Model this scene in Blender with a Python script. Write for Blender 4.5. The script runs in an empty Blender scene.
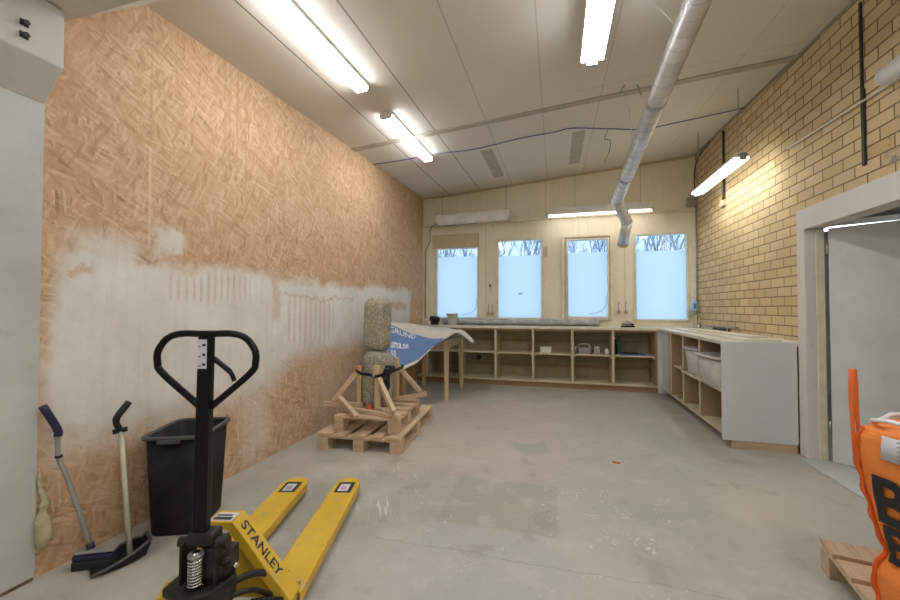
import bpy, bmesh, math, random
from mathutils import Vector, Matrix, noise
R = math.radians
random.seed(7)
scn = bpy.context.scene
col = scn.collection
# ------------------------------------------------------------------ camera, world, exposure
F = 385.0
cam_data = bpy.data.cameras.new('camera')
cam_data.sensor_fit = 'HORIZONTAL'; cam_data.sensor_width = 36.0
cam_data.lens = F * 36.0 / 900.0
cam_data.clip_start = 0.03
cam = bpy.data.objects.new('camera', cam_data); col.objects.link(cam)
cam.location = (0, 0, 1.3)
cam.rotation_euler = (R(90) + math.atan(8 / F), 0, math.atan(105 / F))
scn.camera = cam
scn.view_settings.view_transform = 'Standard'
scn.view_settings.look = 'None'
scn.view_settings.gamma = 1
scn.view_settings.use_curve_mapping = False
scn.view_settings.exposure = 0.38
world = bpy.data.worlds.new('overcast_sky'); scn.world = world
world.use_nodes = True
world.node_tree.nodes['Background'].inputs[0].default_value = (0.50, 0.69, 0.95, 1)
world.node_tree.nodes['Background'].inputs[1].default_value = 1.52
LAMP_ON = 24.0          # emission of the ceiling diffusers
LAMP_COL = (0.95, 0.97, 1.0)

# ------------------------------------------------------------------ node helper
class NT:
    def __init__(s, name):
        s.m = bpy.data.materials.new(name); s.m.use_nodes = True
        s.t = s.m.node_tree; s.n = s.t.nodes; s.l = s.t.links
        s.b = s.n['Principled BSDF']; s.out = s.n['Material Output']
    def put(s, sock, v):
        if isinstance(v, bpy.types.NodeSocket): s.l.new(v, sock)
        elif v is not None:
            if isinstance(v, (tuple, list)) and len(v) == 3 and sock.type == 'RGBA': v = (*v, 1)
            sock.default_value = v
    def math(s, op, a, b=None, c=None, clamp=False):
        n = s.n.new('ShaderNodeMath'); n.operation = op; n.use_clamp = clamp
        s.put(n.inputs[0], a); s.put(n.inputs[1], b)
        if c is not None: s.put(n.inputs[2], c)
        return n.outputs[0]
    def obj(s):
        n = s.n.new('ShaderNodeTexCoord'); return n.outputs['Object']
    def sep(s, v):
        n = s.n.new('ShaderNodeSeparateXYZ'); s.put(n.inputs[0], v); return n.outputs
    def comb(s, x, y, z=0.0):
        n = s.n.new('ShaderNodeCombineXYZ'); s.put(n.inputs[0], x); s.put(n.inputs[1], y); s.put(n.inputs[2], z); return n.outputs[0]
    def mapping(s, v, rot=(0, 0, 0), sc=(1, 1, 1), loc=(0, 0, 0)):
        n = s.n.new('ShaderNodeMapping'); s.put(n.inputs[0], v)
        n.inputs[1].default_value = loc; n.inputs[2].default_value = rot; n.inputs[3].default_value = sc
        return n.outputs[0]
    def noise(s, v, sc=5, det=3, rough=0.55, dist=0.0, color=False):
        n = s.n.new('ShaderNodeTexNoise'); s.put(n.inputs['Vector'], v)
        n.inputs['Scale'].default_value = sc; n.inputs['Detail'].default_value = det
        n.inputs['Roughness'].default_value = rough; n.inputs['Distortion'].default_value = dist
        return n.outputs['Color' if color else 'Fac']
    def voro(s, v, sc=5, feature='F1', out='Distance', rnd=1.0):
        n = s.n.new('ShaderNodeTexVoronoi'); n.feature = feature; s.put(n.inputs['Vector'], v)
        n.inputs['Scale'].default_value = sc; n.inputs['Randomness'].default_value = rnd
        return n.outputs[out]
    def ss(s, x, a, b, lo=0.0, hi=1.0):
        n = s.n.new('ShaderNodeMapRange'); n.interpolation_type = 'SMOOTHSTEP'
        s.put(n.inputs[0], x); n.inputs[1].default_value = a; n.inputs[2].default_value = b
        n.inputs[3].default_value = lo; n.inputs[4].default_value = hi
        return n.outputs[0]
    def mix(s, f, a, b, mode='MIX'):
        n = s.n.new('ShaderNodeMix'); n.data_type = 'RGBA'; n.blend_type = mode
        s.put(n.inputs[0], f); s.put(n.inputs[6], a); s.put(n.inputs[7], b); return n.outputs[2]
    def ramp(s, f, stops):
        n = s.n.new('ShaderNodeValToRGB'); s.put(n.inputs[0], f)
        e = n.color_ramp.elements
        while len(e) < len(stops): e.new(0.5)
        for i, (p, c) in enumerate(stops): e[i].position = p; e[i].color = (*c, 1)
        return n.outputs[0]
    def bump(s, h, st=0.3, d=0.01):
        n = s.n.new('ShaderNodeBump'); s.put(n.inputs['Height'], h)
        n.inputs['Strength'].default_value = st; n.inputs['Distance'].default_value = d
        s.l.new(n.outputs[0], s.b.inputs['Normal'])
    def box(s, x, y, x0, x1, y0, y1, e=0.05):
        a = s.math('MULTIPLY', s.ss(x, x0 - e, x0 + e), s.ss(x, x1 - e, x1 + e, 1, 0))
        b = s.math('MULTIPLY', s.ss(y, y0 - e, y0 + e), s.ss(y, y1 - e, y1 + e, 1, 0))
        return s.math('MULTIPLY', a, b)
    def fin(s, c, rough=0.7, metal=0.0, spec=None):
        s.put(s.b.inputs['Base Color'], c); s.put(s.b.inputs['Roughness'], rough); s.put(s.b.inputs['Metallic'], metal)
        if spec is not None: s.b.inputs['Specular IOR Level'].default_value = spec
        return s.m

def mk(name, c, rough=0.6, metal=0.0, var=0.12, sc=6.0, spec=None, bump=0.0):
    t = NT(name); o = t.obj()
    n = t.noise(o, sc, 4, 0.6)
    dark = tuple(v * (1 - var) for v in c); lite = tuple(min(1, v * (1 + var)) for v in c)
    if bump: t.bump(t.noise(o, sc * 6, 3), bump)
    return t.fin(t.ramp(n, [(0.3, dark), (0.7, lite)]), rough, metal, spec)

def mk_wood(name, c, axis=1, var=0.22, sc=1.0, rough=0.75):
    t = NT(name); o = t.obj()
    s = [14 * sc, 14 * sc, 14 * sc]; s[axis] = 1.0 * sc
    m = t.mapping(o, sc=tuple(s))
    n = t.noise(m, 2.2, 4, 0.6, 0.6); n2 = t.noise(o, 2.0, 2)
    f = t.math('ADD', t.math('MULTIPLY', n, 0.7), t.math('MULTIPLY', n2, 0.3))
    dark = tuple(v * (1 - var * 1.6) for v in c); lite = tuple(min(1, v * (1 + var)) for v in c)
    t.bump(n, 0.15, 0.003)
    return t.fin(t.ramp(f, [(0.32, dark), (0.5, c), (0.7, lite)]), rough, 0, 0.3)

def mk_emit(name, c, st):
    t = NT(name)
    t.put(t.b.inputs['Base Color'], (0.8, 0.8, 0.8)); t.put(t.b.inputs['Emission Color'], c)
    t.b.inputs['Emission Strength'].default_value = st
    return t.m

# ------------------------------------------------------------------ materials
def mat_osb():
    t = NT('oriented_strand_board'); o = t.obj(); x, y, z = t.sep(o)
    p = t.comb(y, z, 0.0)
    wob = t.noise(p, 3.0, 2, color=True)
    def layer(rot, sx, sy, sc, seed):
        v = t.mapping(p, rot=(0, 0, rot), loc=(seed, seed * 1.7, 0))
        v = t.mapping(v, sc=(sx, sy, 1))
        v = t.mix(0.06, v, wob)
        c = t.voro(v, sc, 'F1', 'Color'); d = t.voro(v, sc, 'F1', 'Distance')
        return t.sep(c)[0], d
    layers = [layer(R(8), 1, 7, 9, 0.3), layer(R(-38), 1, 6.5, 8.5, 3.1), layer(R(58), 1, 7, 9, 5.9), layer(R(-80), 1, 6.5, 9, 8.2), layer(R(30), 1, 7, 8, 11.4), layer(R(86), 1, 7, 9, 15.4)]
    col_ = None; hgt = None
    pal = [(0.0, (0.33, 0.19, 0.095)), (0.08, (0.48, 0.30, 0.165)), (0.40, (0.555, 0.36, 0.21)), (0.8, (0.61, 0.415, 0.255)), (1.0, (0.72, 0.525, 0.345))]
    for i, (c, d) in enumerate(layers):
        cc = t.ramp(c, pal)
        if col_ is None: col_, hgt = cc, c
        else:
            pick = t.ss(t.voro(t.mapping(p, loc=(i * 2.3, i, 0), sc=(1, 1.0, 1)), 9 + i, 'F1', 'Color'), 0.46, 0.54)
            pick = t.math('MULTIPLY', pick, t.ss(t.noise(t.mapping(p, loc=(i * 4.1, 0, 0)), 5, 2), 0.42, 0.56))
            col_ = t.mix(pick, col_, cc); hgt = t.math('ADD', hgt, t.math('MULTIPLY', pick, c))
    # soft warm / dark weathering of the board
    for k_, (ro, sd) in enumerate(((R(25), 20.3), (R(-65), 27.7))):
        c_, d_ = layer(ro, 1, 9, 8, sd)
        hi = t.math('MULTIPLY', t.ss(c_, 0.80, 0.84), t.ss(t.noise(t.mapping(p, loc=(sd, 0, 0)), 4, 2), 0.42, 0.55))
        col_ = t.mix(t.math('MULTIPLY', hi, 0.40), col_, (0.78, 0.60, 0.41))
        lo = t.math('MULTIPLY', t.ss(c_, 0.10, 0.07), t.ss(t.noise(t.mapping(p, loc=(0, sd, 0)), 4, 2), 0.42, 0.55))
        col_ = t.mix(t.math('MULTIPLY', lo, 0.45), col_, (0.36, 0.20, 0.10))
    fine = t.noise(t.mapping(p, sc=(1, 1, 1)), 60, 4, 0.7)
    col_ = t.mix(t.ss(fine, 0.35, 0.7, 0.0, 0.4), col_, (0.50, 0.32, 0.185))
    big = t.noise(p, 0.9, 3)
    col_ = t.mix(t.ss(big, 0.35, 0.7, 0, 0.3), col_, (0.58, 0.36, 0.21))
    # sheet joints
    def vline(y0, w, z0, z1, cc, s_, e=0.012):
        nonlocal col_
        m = t.box(y, z, y0 - w, y0 + w, z0, z1, e)
        col_ = t.mix(t.math('MULTIPLY', m, s_), col_, cc)
    for yy in (1.80, 3.02, 4.24, 5.46): vline(yy, 0.003, 0.0, 4.0, (0.25, 0.15, 0.09), 0.35, 0.006)
    vline(1.80, 0.004, 1.66, 2.3, (0.80, 0.74, 0.66), 0.8)
    for dy, z0 in ((0.05, 2.3), (0.1, 2.4), (0.17, 2.36), (0.26, 2.2)): vline(2.30 + dy, 0.006, z0, 3.2, (0.33, 0.22, 0.14), 0.45)
    # white paint haze sprayed over the lower wall
    wn = t.noise(p, 1.6, 4, 0.6); wn2 = t.noise(t.mapping(p, loc=(9, 3, 0)), 7, 5, 0.65)
    drip = t.noise(t.comb(t.math('MULTIPLY', y, 16.0), t.math('MULTIPLY', z, 0.9)), 1.3, 3, 0.5)
    yw = t.math('ADD', y, t.math('MULTIPLY', t.math('SUBTRACT', wn, 0.5), 0.35))
    zw = t.math('ADD', z, t.math('MULTIPLY', t.math('SUBTRACT', wn2, 0.5), 0.22))
    zw = t.math('ADD', zw, t.math('MULTIPLY', t.math('SUBTRACT', wn, 0.5), 0.30))
    a = t.math('MULTIPLY', t.math('MULTIPLY', t.box(yw, zw, 1.33, 6.25, 0.3, 1.58, 0.06), t.ss(t.math('SUBTRACT', zw, t.ss(y, 2.7, 3.4, 0.0, 0.26)), 0.40, 0.76)), 1.0)
    b = t.math('MULTIPLY', t.box(yw, zw, 1.38, 1.75, 1.2, 1.70, 0.08), 0.8)
    c1 = t.math('MULTIPLY', t.box(yw, zw, 1.83, 2.03, 1.64, 1.82, 0.04), 0.8)
    c2 = t.math('MULTIPLY', t.box(yw, zw, 2.55, 2.85, 0.05, 0.8, 0.09), 0.55)
    c3 = t.math('MULTIPLY', t.box(yw, zw, 2.86, 3.02, 1.56, 1.72, 0.05), 0.4)
    c4 = t.math('MULTIPLY', t.box(yw, zw, 3.5, 5.0, 0.05, 0.75, 0.25), 0.22)
    pm = a
    for q in (b, c1, c2, c3, c4): pm = t.math('MAXIMUM', pm, q)
    pm = t.math('MULTIPLY', pm, t.ss(drip, 0.25, 0.60, 0.82, 1.0))
    pm = t.math('MULTIPLY', pm, t.ss(wn2, 0.25, 0.55, 0.86, 1.0))
    # combed, unpainted stripes and scrapes
    comb1 = t.ss(t.math('SINE', t.math('MULTIPLY', t.math('ADD', y, t.math('MULTIPLY', wn2, 0.03)), 110.0)), 0.0, 0.9)
    st = t.math('MULTIPLY', t.box(y, zw, 1.92, 2.62, 1.36, 1.53, 0.04), comb1)
    comb2 = t.ss(t.math('SINE', t.math('MULTIPLY', t.math('ADD', y, t.math('MULTIPLY', wn2, 0.03)), 75.0)), 0.0, 0.8)
    st2 = t.math('MULTIPLY', t.box(y, zw, 3.05, 3.85, 0.98, 1.42, 0.05), comb2)
    st3 = t.box(y, zw, 3.02, 4.3, 1.41, 1.44, 0.01)
    st4 = t.box(y, zw, 1.39, 1.50, 1.44, 1.49, 0.015)
    st5 = t.box(y, zw, 5.3, 6.1, 1.28, 1.38, 0.03)
    st6 = t.box(yw, z, 2.86, 2.98, 1.2, 1.7, 0.04)
    bare = t.math('MULTIPLY', st, 0.5)
    for q, w in ((st2, 0.42), (st3, 0.55), (st4, 0.7), (st5, 0.7), (st6, 0.5)): bare = t.math('MAXIMUM', bare, t.math('MULTIPLY', q, w))
    pm = t.math('MULTIPLY', pm, t.math('SUBTRACT', 1.0, bare))
    paint = t.ramp(t.noise(p, 2.2, 5, 0.7), [(0.3, (0.64, 0.625, 0.58)), (0.7, (0.80, 0.785, 0.74))])
    col_ = t.mix(pm, col_, paint)
    # dark scuffs near the top of the painted zone
    sc_ = t.math('MULTIPLY', t.box(yw, z, 2.7, 6.9, 1.55, 2.3, 0.3), t.ss(drip, 0.55, 0.75, 0, 0.18))
    col_ = t.mix(sc_, col_, (0.34, 0.27, 0.22))
    t.bump(hgt, 0.18, 0.004)
    return t.fin(col_, 0.75, 0, 0.25)

def mat_brick():
    t = NT('pale_sand_lime_brick'); o = t.obj(); x, y, z = t.sep(o)
    v = t.comb(y, z, 0.0)
    n = t.n.new('ShaderNodeTexBrick'); t.put(n.inputs['Vector'], t.mapping(v, loc=(0.118, 0.0215, 0)))
    n.offset = 0.5
    t.put(n.inputs['Color1'], (0.58, 0.43, 0.225)); t.put(n.inputs['Color2'], (0.70, 0.54, 0.31)); t.put(n.inputs['Mortar'], (0.21, 0.135, 0.07))
    n.inputs['Scale'].default_value = 1.0; n.inputs['Mortar Size'].default_value = 0.0065
    n.inputs['Mortar Smooth'].default_value = 0.35; n.inputs['Bias'].default_value = 0.0
    n.inputs['Brick Width'].default_value = 0.2395; n.inputs['Row Height'].default_value = 0.0957
    c = t.mix(t.ss(t.noise(v, 40, 3), 0.5, 0.75, 0, 0.25), n.outputs[0], (0.45, 0.35, 0.20))
    c = t.mix(t.ss(t.noise(v, 1.2, 3), 0.4, 0.7, 0, 0.2), c, (0.52, 0.40, 0.22))
    # patch of raw mortar and chips over the door lintel
    m = t.math('MULTIPLY', t.box(y, z, 2.7, 3.34, 2.27, 2.36, 0.03), t.ss(t.noise(v, 14, 4), 0.38, 0.55))
    c = t.mix(m, c, (0.30, 0.27, 0.22))
    m2 = t.math('MULTIPLY', t.box(y, z, 2.7, 3.34, 2.33, 2.45, 0.02), t.ss(t.noise(v, 30, 2), 0.60, 0.66))
    c = t.mix(m2, c, (0.06, 0.05, 0.04))
    h = t.math('SUBTRACT', 1.0, n.outputs['Fac'])
    t.bump(h, 0.8, 0.008)
    return t.fin(c, 0.8, 0, 0.3)

def mat_floor():
    t = NT('worn_painted_concrete_floor'); o = t.obj(); x, y, z = t.sep(o)
    n1 = t.noise(o, 0.7, 4, 0.6); n2 = t.noise(o, 3.5, 5, 0.65); n3 = t.noise(t.mapping(o, loc=(5, 2, 0)), 1.1, 4, 0.6)
    n4 = t.noise(o, 30, 4, 0.7)
    c = t.ramp(n1, [(0.36, (0.345, 0.325, 0.27)), (0.5, (0.42, 0.39, 0.33)), (0.64, (0.49, 0.44, 0.375))])
    yw = t.math('ADD', y, t.math('MULTIPLY', t.math('SUBTRACT', n2, 0.5), 0.5))
    xw = t.math('ADD', x, t.math('MULTIPLY', t.math('SUBTRACT', n3, 0.5), 0.8))
    # pinkish worn zone in the middle, greenish paint to the right and near
    c = t.mix(t.math('MULTIPLY', t.box(xw, yw, -1.6, 0.75, 2.95, 5.3, 0.3), 0.7), c, (0.49, 0.40, 0.335))
    c = t.mix(t.math('MULTIPLY', t.box(xw, yw, 0.1, 1.3, 2.1, 6.2, 0.3), 0.55), c, (0.37, 0.385, 0.31))
    c = t.mix(t.math('MULTIPLY', t.box(xw, yw, -0.9, 0.2, 1.6, 2.3, 0.2), 0.5), c, (0.40, 0.415, 0.42))
    c = t.mix(t.math('MULTIPLY', t.box(xw, yw, 1.0, 2.2, 2.2, 3.6, 0.25), 0.5), c, (0.43, 0.43, 0.39))
    c = t.mix(t.math('MULTIPLY', t.box(xw, yw, -0.38, -0.08, 3.52, 3.85, 0.06), 0.55), c, (0.28, 0.36, 0.25))
    c = t.mix(t.math('MULTIPLY', t.box(xw, yw, 1.05, 1.5, 2.7, 3.4, 0.15), 0.5), c, (0.54, 0.47, 0.33))
    # rectangular darker patch of old paint
    m = t.box(t.math('ADD', x, t.math('MULTIPLY', n2, 0.03)), t.math('ADD', y, t.math('MULTIPLY', n2, 0.05)), -0.70, 0.02, 2.31, 2.95, 0.015)
    c = t.mix(t.math('MULTIPLY', m, t.ss(n2, 0.3, 0.7, 0.55, 0.85)), c, (0.33, 0.325, 0.25))
    # mottling, scratches
    c = t.mix(t.ss(n2, 0.50, 0.66, 0, 0.45), c, (0.53, 0.50, 0.45))
    c = t.mix(t.ss(n2, 0.34, 0.46, 0.45, 0), c, (0.28, 0.255, 0.21))
    c = t.mix(t.ss(n4, 0.3, 0.45, 0.2, 0), c, (0.25, 0.23, 0.2))
    # white paint flecks
    area = t.math('MAXIMUM', t.box(xw, yw, -1.3, 0.75, 1.7, 3.1, 0.25), t.math('MULTIPLY', t.box(xw, yw, -2.3, 1.9, 1.5, 6.0, 0.3), 0.45))
    hot = t.box(xw, yw, -0.05, 0.75, 2.15, 3.0, 0.12)
    area = t.math('MAXIMUM', area, t.math('MULTIPLY', hot, 1.6))
    vd = t.voro(t.mix(0.03, o, t.noise(o, 9, 2, color=True)), 17); clump = t.ss(t.noise(t.mapping(o, loc=(2, 9, 0)), 5.5, 3), 0.40, 0.62)
    fl = t.math('MULTIPLY', t.math('LESS_THAN', vd, t.math('MULTIPLY', t.math('MULTIPLY', area, clump), 0.12)), 0.7)
    vd2 = t.voro(t.mapping(o, loc=(1, 4, 0)), 38)
    fl2 = t.math('MULTIPLY', t.math('LESS_THAN', vd2, t.math('MULTIPLY', t.math('MULTIPLY', area, clump), 0.17)), 0.5)
    c = t.mix(t.math('MAXIMUM', fl, fl2), c, (0.66, 0.63, 0.56))
    # brush strokes of white paint
    sv = t.mapping(o, rot=(0, 0, R(62)), sc=(1, 1, 1)); sv = t.mapping(sv, sc=(2.2, 26, 1))
    sn = t.math('MULTIPLY', t.ss(t.noise(sv, 1.5, 2), 0.62, 0.70), t.box(xw, yw, -1.35, -0.95, 2.2, 3.0, 0.12))
    c = t.mix(t.math('MULTIPLY', sn, 0.75), c, (0.66, 0.63, 0.56))
    # a crack
    cr = t.box(t.math('ADD', y, t.math('MULTIPLY', t.math('SUBTRACT', n2, 0.5), 0.12)), x, 2.02, 2.026, -1.0, 0.9, 0.004)
    c = t.mix(t.math('MULTIPLY', cr, 0.4), c, (0.2, 0.18, 0.15))
    t.bump(n4, 0.10, 0.004)
    return t.fin(c, t.ss(n2, 0.3, 0.7, 0.42, 0.68), 0, 0.35)

def mat_ceiling():
    t = NT('painted_ceiling_boards'); o = t.obj(); x, y, z = t.sep(o)
    c = t.ramp(t.noise(o, 0.8, 3), [(0.35, (0.70, 0.655, 0.575)), (0.7, (0.76, 0.71, 0.63))])
    for xx, w, s_ in ((-1.91, 0.006, 0.85), (-1.335, 0.006, 0.75), (-0.74, 0.004, 0.45), (-0.12, 0.004, 0.4), (0.47, 0.004, 0.35), (1.07, 0.004, 0.25), (1.67, 0.004, 0.25)):
        m = t.box(x, y, xx - w, xx + w, 0.0, 9.0, 0.004)
        c = t.mix(t.math('MULTIPLY', m, s_), c, (0.13, 0.10, 0.075))
    m = t.box(x, y, 0.2, 2.2, 4.02, 4.03, 0.006); c = t.mix(t.math('MULTIPLY', m, 0.35), c, (0.25, 0.2, 0.15))
    return t.fin(c, 0.7, 0, 0.3)

def mat_backwall():
    t = NT('cream_painted_wall_boards'); o = t.obj(); x, y, z = t.sep(o)
    c = t.ramp(t.noise(o, 1.6, 4, 0.6), [(0.3, (0.77, 0.70, 0.54)), (0.7, (0.85, 0.785, 0.63))])
    gr = t.noise(t.mapping(o, sc=(12, 1, 1)), 2, 3); c = t.mix(t.ss(gr, 0.5, 0.75, 0, 0.2), c, (0.48, 0.38, 0.24))
    for xx, z0, z1 in ((-1.75, 2.9, 3.9), (-1.2, 2.9, 3.9), (-0.15, 2.9, 3.9), (1.1, 2.9, 3.9), (-1.22, 0.9, 2.85), (1.13, 0.9, 2.85)):
        m = t.box(x, z, xx - 0.004, xx + 0.004, z0, z1, 0.004)
        c = t.mix(t.math('MULTIPLY', m, 0.45), c, (0.2, 0.15, 0.09))
    c = t.mix(t.ss(t.noise(o, 26, 2), 0.7, 0.73, 0, 0.3), c, (0.25, 0.2, 0.14))
    return t.fin(c, 0.65, 0, 0.3)

def mat_concrete(name, a, b, sc=1.3):
    t = NT(name); o = t.obj()
    n = t.noise(o, sc, 5, 0.65); n2 = t.noise(o, 11, 4, 0.7)
    c = t.ramp(n, [(0.3, a), (0.7, b)])
    c = t.mix(t.ss(n2, 0.55, 0.8, 0, 0.3), c, tuple(v * 0.7 for v in a))
    t.bump(n2, 0.12, 0.004)
    return t.fin(c, 0.75, 0, 0.3)

def mat_stone(name, seed):
    t = NT(name); o = t.mapping(t.obj(), loc=(seed, 0, 0))
    n = t.noise(o, 45, 4, 0.7); n2 = t.noise(o, 7, 4, 0.6); v = t.voro(o, 60, 'F1', 'Color')
    c = t.ramp(n, [(0.30, (0.19, 0.165, 0.125)), (0.5, (0.34, 0.305, 0.24)), (0.70, (0.48, 0.44, 0.36))])
    c = t.mix(t.ss(n2, 0.45, 0.7, 0, 0.4), c, (0.36, 0.33, 0.20))
    c = t.mix(t.math('MULTIPLY', t.ss(t.sep(v)[0], 0.85, 0.9), 0.5), c, (0.62, 0.57, 0.48))
    t.bump(n, 0.6, 0.012)
    return t.fin(c, 0.9, 0, 0.2)

def mat_film():
    t = NT('frosted_window_film')
    d = t.n.new('ShaderNodeBsdfDiffuse'); d.inputs[0].default_value = (0.75, 0.82, 0.88, 1)
    tr = t.n.new('ShaderNodeBsdfTranslucent'); tr.inputs[0].default_value = (0.97, 0.99, 1.0, 1)
    mx = t.n.new('ShaderNodeMixShader'); mx.inputs[0].default_value = 0.95
    t.l.new(d.outputs[0], mx.inputs[1]); t.l.new(tr.outputs[0], mx.inputs[2]); t.l.new(mx.outputs[0], t.out.inputs[0])
    return t.m
def mat_glass():
    t = NT('window_glass')
    g = t.n.new('ShaderNodeBsdfGlossy'); g.inputs['Roughness'].default_value = 0.03
    tr = t.n.new('ShaderNodeBsdfTransparent'); tr.inputs[0].default_value = (0.93, 0.97, 0.98, 1)
    mx = t.n.new('ShaderNodeMixShader'); mx.inputs[0].default_value = 0.07
    t.l.new(tr.outputs[0], mx.inputs[1]); t.l.new(g.outputs[0], mx.inputs[2]); t.l.new(mx.outputs[0], t.out.inputs[0])
    return t.m
def mat_duct():
    t = NT('galvanised_spiral_duct'); o = t.obj()
    n = t.noise(o, 3.5, 3); n2 = t.noise(o, 60, 2)
    c = t.ramp(n, [(0.35, (0.55, 0.545, 0.53)), (0.7, (0.70, 0.70, 0.69))])
    return t.fin(c, t.ss(n2, 0.3, 0.7, 0.36, 0.5), 0.55)
def mat_yellow():
    t = NT('scuffed_yellow_enamel'); o = t.obj()
    n = t.noise(t.mapping(o, sc=(1, 1, 1)), 9, 5, 0.7)
    c = t.ramp(t.noise(o, 3, 3), [(0.3, (0.60, 0.375, 0.022)), (0.7, (0.74, 0.48, 0.04))])
    c = t.mix(t.ss(n, 0.55, 0.68, 0, 0.6), c, (0.44, 0.35, 0.19))
    return t.fin(c, 0.42, 0, 0.5)
def mat_plastic_bag():
    t = NT('orange_woven_polypropylene'); o = t.obj(); x, y, z = t.sep(o)
    n = t.noise(t.mapping(o, sc=(1, 1, 0.5)), 5, 4)
    w = t.noise(t.mapping(o, sc=(1, 1, 9)), 12, 2)
    c = t.ramp(n, [(0.3, (0.76, 0.20, 0.035)), (0.7, (0.90, 0.29, 0.06))])
    t.bump(t.math('ADD', n, t.math('MULTIPLY', w, 0.25)), 0.5, 0.02)
    return t.fin(c, 0.45, 0, 0.4)

M = dict(
 osb=mat_osb(), brick=mat_brick(), floor=mat_floor(), ceil=mat_ceiling(), back=mat_backwall(),
 conc=mat_concrete('grey_painted_concrete', (0.42, 0.44, 0.41), (0.58, 0.60, 0.57)),
 beam=mat_concrete('painted_concrete_beam', (0.50, 0.50, 0.465), (0.66, 0.65, 0.61)),
 frame=mat_concrete('pale_painted_door_surround', (0.64, 0.61, 0.56), (0.72, 0.69, 0.64)),
 door=mat_concrete('scuffed_white_door', (0.58, 0.60, 0.57), (0.70, 0.72, 0.69), 2.5),
 soffit=mk('soffit_paint', (0.66, 0.62, 0.55), 0.8), strip=mk('grey_tape_strip', (0.46, 0.41, 0.34), 0.8),
 cream=mk('cream_wood_paint', (0.76, 0.69, 0.52), 0.5), creamd=mk('worn_cream_wood', (0.55, 0.45, 0.29), 0.6),
 film=mat_film(), glass=mat_glass(), duct=mat_duct(),
 white=mk('white_painted_metal', (0.78, 0.765, 0.72), 0.45), offwhite=mk('white_plastic', (0.76, 0.74, 0.69), 0.5),
 emit=mk_emit('lit_diffuser', LAMP_COL, LAMP_ON), emit_side=mk_emit('lit_tube_diffuser', (1.0, 0.97, 0.90), 20.0), emit_thin=mk_emit('lit_tube', (1.0, 0.96, 0.88), 10.0),
 shelf=mk_wood('pale_edge_wood', (0.62, 0.53, 0.38), 0, 0.1), mdf=mk_wood('brown_shelf_board', (0.40, 0.275, 0.165), 1, 0.10),
 plinth=mk_wood('brown_plinth_board', (0.36, 0.22, 0.12), 0, 0.15), top=mk('cream_laminate_worktop', (0.72, 0.68, 0.56), 0.35),
 panel=mk('pale_grey_laminate', (0.66, 0.665, 0.67), 0.45, sc=1.5, var=0.06), pine=mk_wood('pine', (0.60, 0.44, 0.285), 1, 0.15),
 pinex=mk_wood('pine_crosswise', (0.57, 0.415, 0.27), 0, 0.15), pinez=mk_wood('pine_upright', (0.64, 0.48, 0.29), 2, 0.15),
 ply=mk('inner_cabinet_wall', (0.40, 0.33, 0.21), 0.7),
 black=mk('black_enamel', (0.006, 0.006, 0.0065), 0.3, spec=0.25), blackp=mk('black_plastic', (0.015, 0.015, 0.016), 0.5, spec=0.3),
 bin=mk('dusty_black_plastic', (0.013, 0.014, 0.014), 0.6, var=0.9, sc=5, spec=0.25), rim=mk('grey_plastic_rim', (0.07, 0.073, 0.07), 0.5),
 grease=mk('greasy_cast_iron', (0.022, 0.021, 0.019), 0.5, metal=0.0, spec=0.35, var=0.5, sc=14), rust=mk('rusty_steel', (0.16, 0.095, 0.055), 0.7, var=0.5, sc=16),
 steel=mk('bright_steel', (0.62, 0.62, 0.62), 0.25, metal=1.0), zinc=mk('dull_metal', (0.42, 0.42, 0.41), 0.45, metal=0.7),
 yellow=mat_yellow(), red=mk('red_wheel', (0.35, 0.05, 0.04), 0.5), lab=mk('white_sticker', (0.66, 0.66, 0.72), 0.4, var=0.04), pink=mk('pink_print', (0.58, 0.36, 0.45), 0.5),
 ink=mk('black_print', (0.015, 0.015, 0.017), 0.5), navy=mk('navy_plastic', (0.018, 0.02, 0.06), 0.5), bristle=mk('black_bristles', (0.02, 0.02, 0.022), 0.9),
 alu=mk('grey_aluminium_pole', (0.38, 0.38, 0.36), 0.4, metal=0.5), bone=mk('pale_pole', (0.50, 0.46, 0.37), 0.5),
 foam=mk('yellow_foam', (0.50, 0.45, 0.28), 0.95, var=0.25, sc=20, bump=0.6), orange=mat_plastic_bag(), orangep=mk('orange_piping', (0.70, 0.10, 0.015), 0.5), oplastic=mk('orange_plastic', (0.74, 0.15, 0.03), 0.5),
 bannerb=mk('blue_banner_cloth', (0.115, 0.20, 0.40), 0.65, sc=3), bannerw=mk('white_banner_cloth', (0.62, 0.585, 0.50), 0.65, sc=4), print=mk('white_print', (0.74, 0.76, 0.8), 0.6),
 tarp=mk('grey_plastic_sheet', (0.42, 0.43, 0.42), 0.35, var=0.3, sc=9), tub=mk('cloudy_white_plastic', (0.55, 0.51, 0.47), 0.4),
 cable=mk('violet_blue_cable', (0.09, 0.08, 0.22), 0.5), blackc=mk('dark_cable', (0.04, 0.036, 0.03), 0.6), greyc=mk('grey_conduit', (0.34, 0.31, 0.26), 0.5),
 blue=mk('blue_plastic', (0.07, 0.16, 0.42), 0.4), sky=mk('pale_blue_plastic', (0.42, 0.60, 0.72), 0.3), grn=mk('green_sticker', (0.08, 0.28, 0.18), 0.6),
 bark=mk('snowy_bark', (0.30, 0.36, 0.45), 0.9, var=0.5, sc=3), snow=mk('snow', (0.85, 0.88, 0.92), 0.9, var=0.03), navyd=mk('dark_gap', (0.02, 0.025, 0.05), 0.8),
 boardg=mk('pale_board', (0.56, 0.53, 0.43), 0.5), tapeo=mk('orange_fleck', (0.55, 0.14, 0.03), 0.7),
 stone1=mat_stone('granite_rough', 0), stone2=mat_stone('granite_mossy', 4.2), halls=mk('hall_paint', (0.55, 0.57, 0.58), 0.8))

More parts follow.
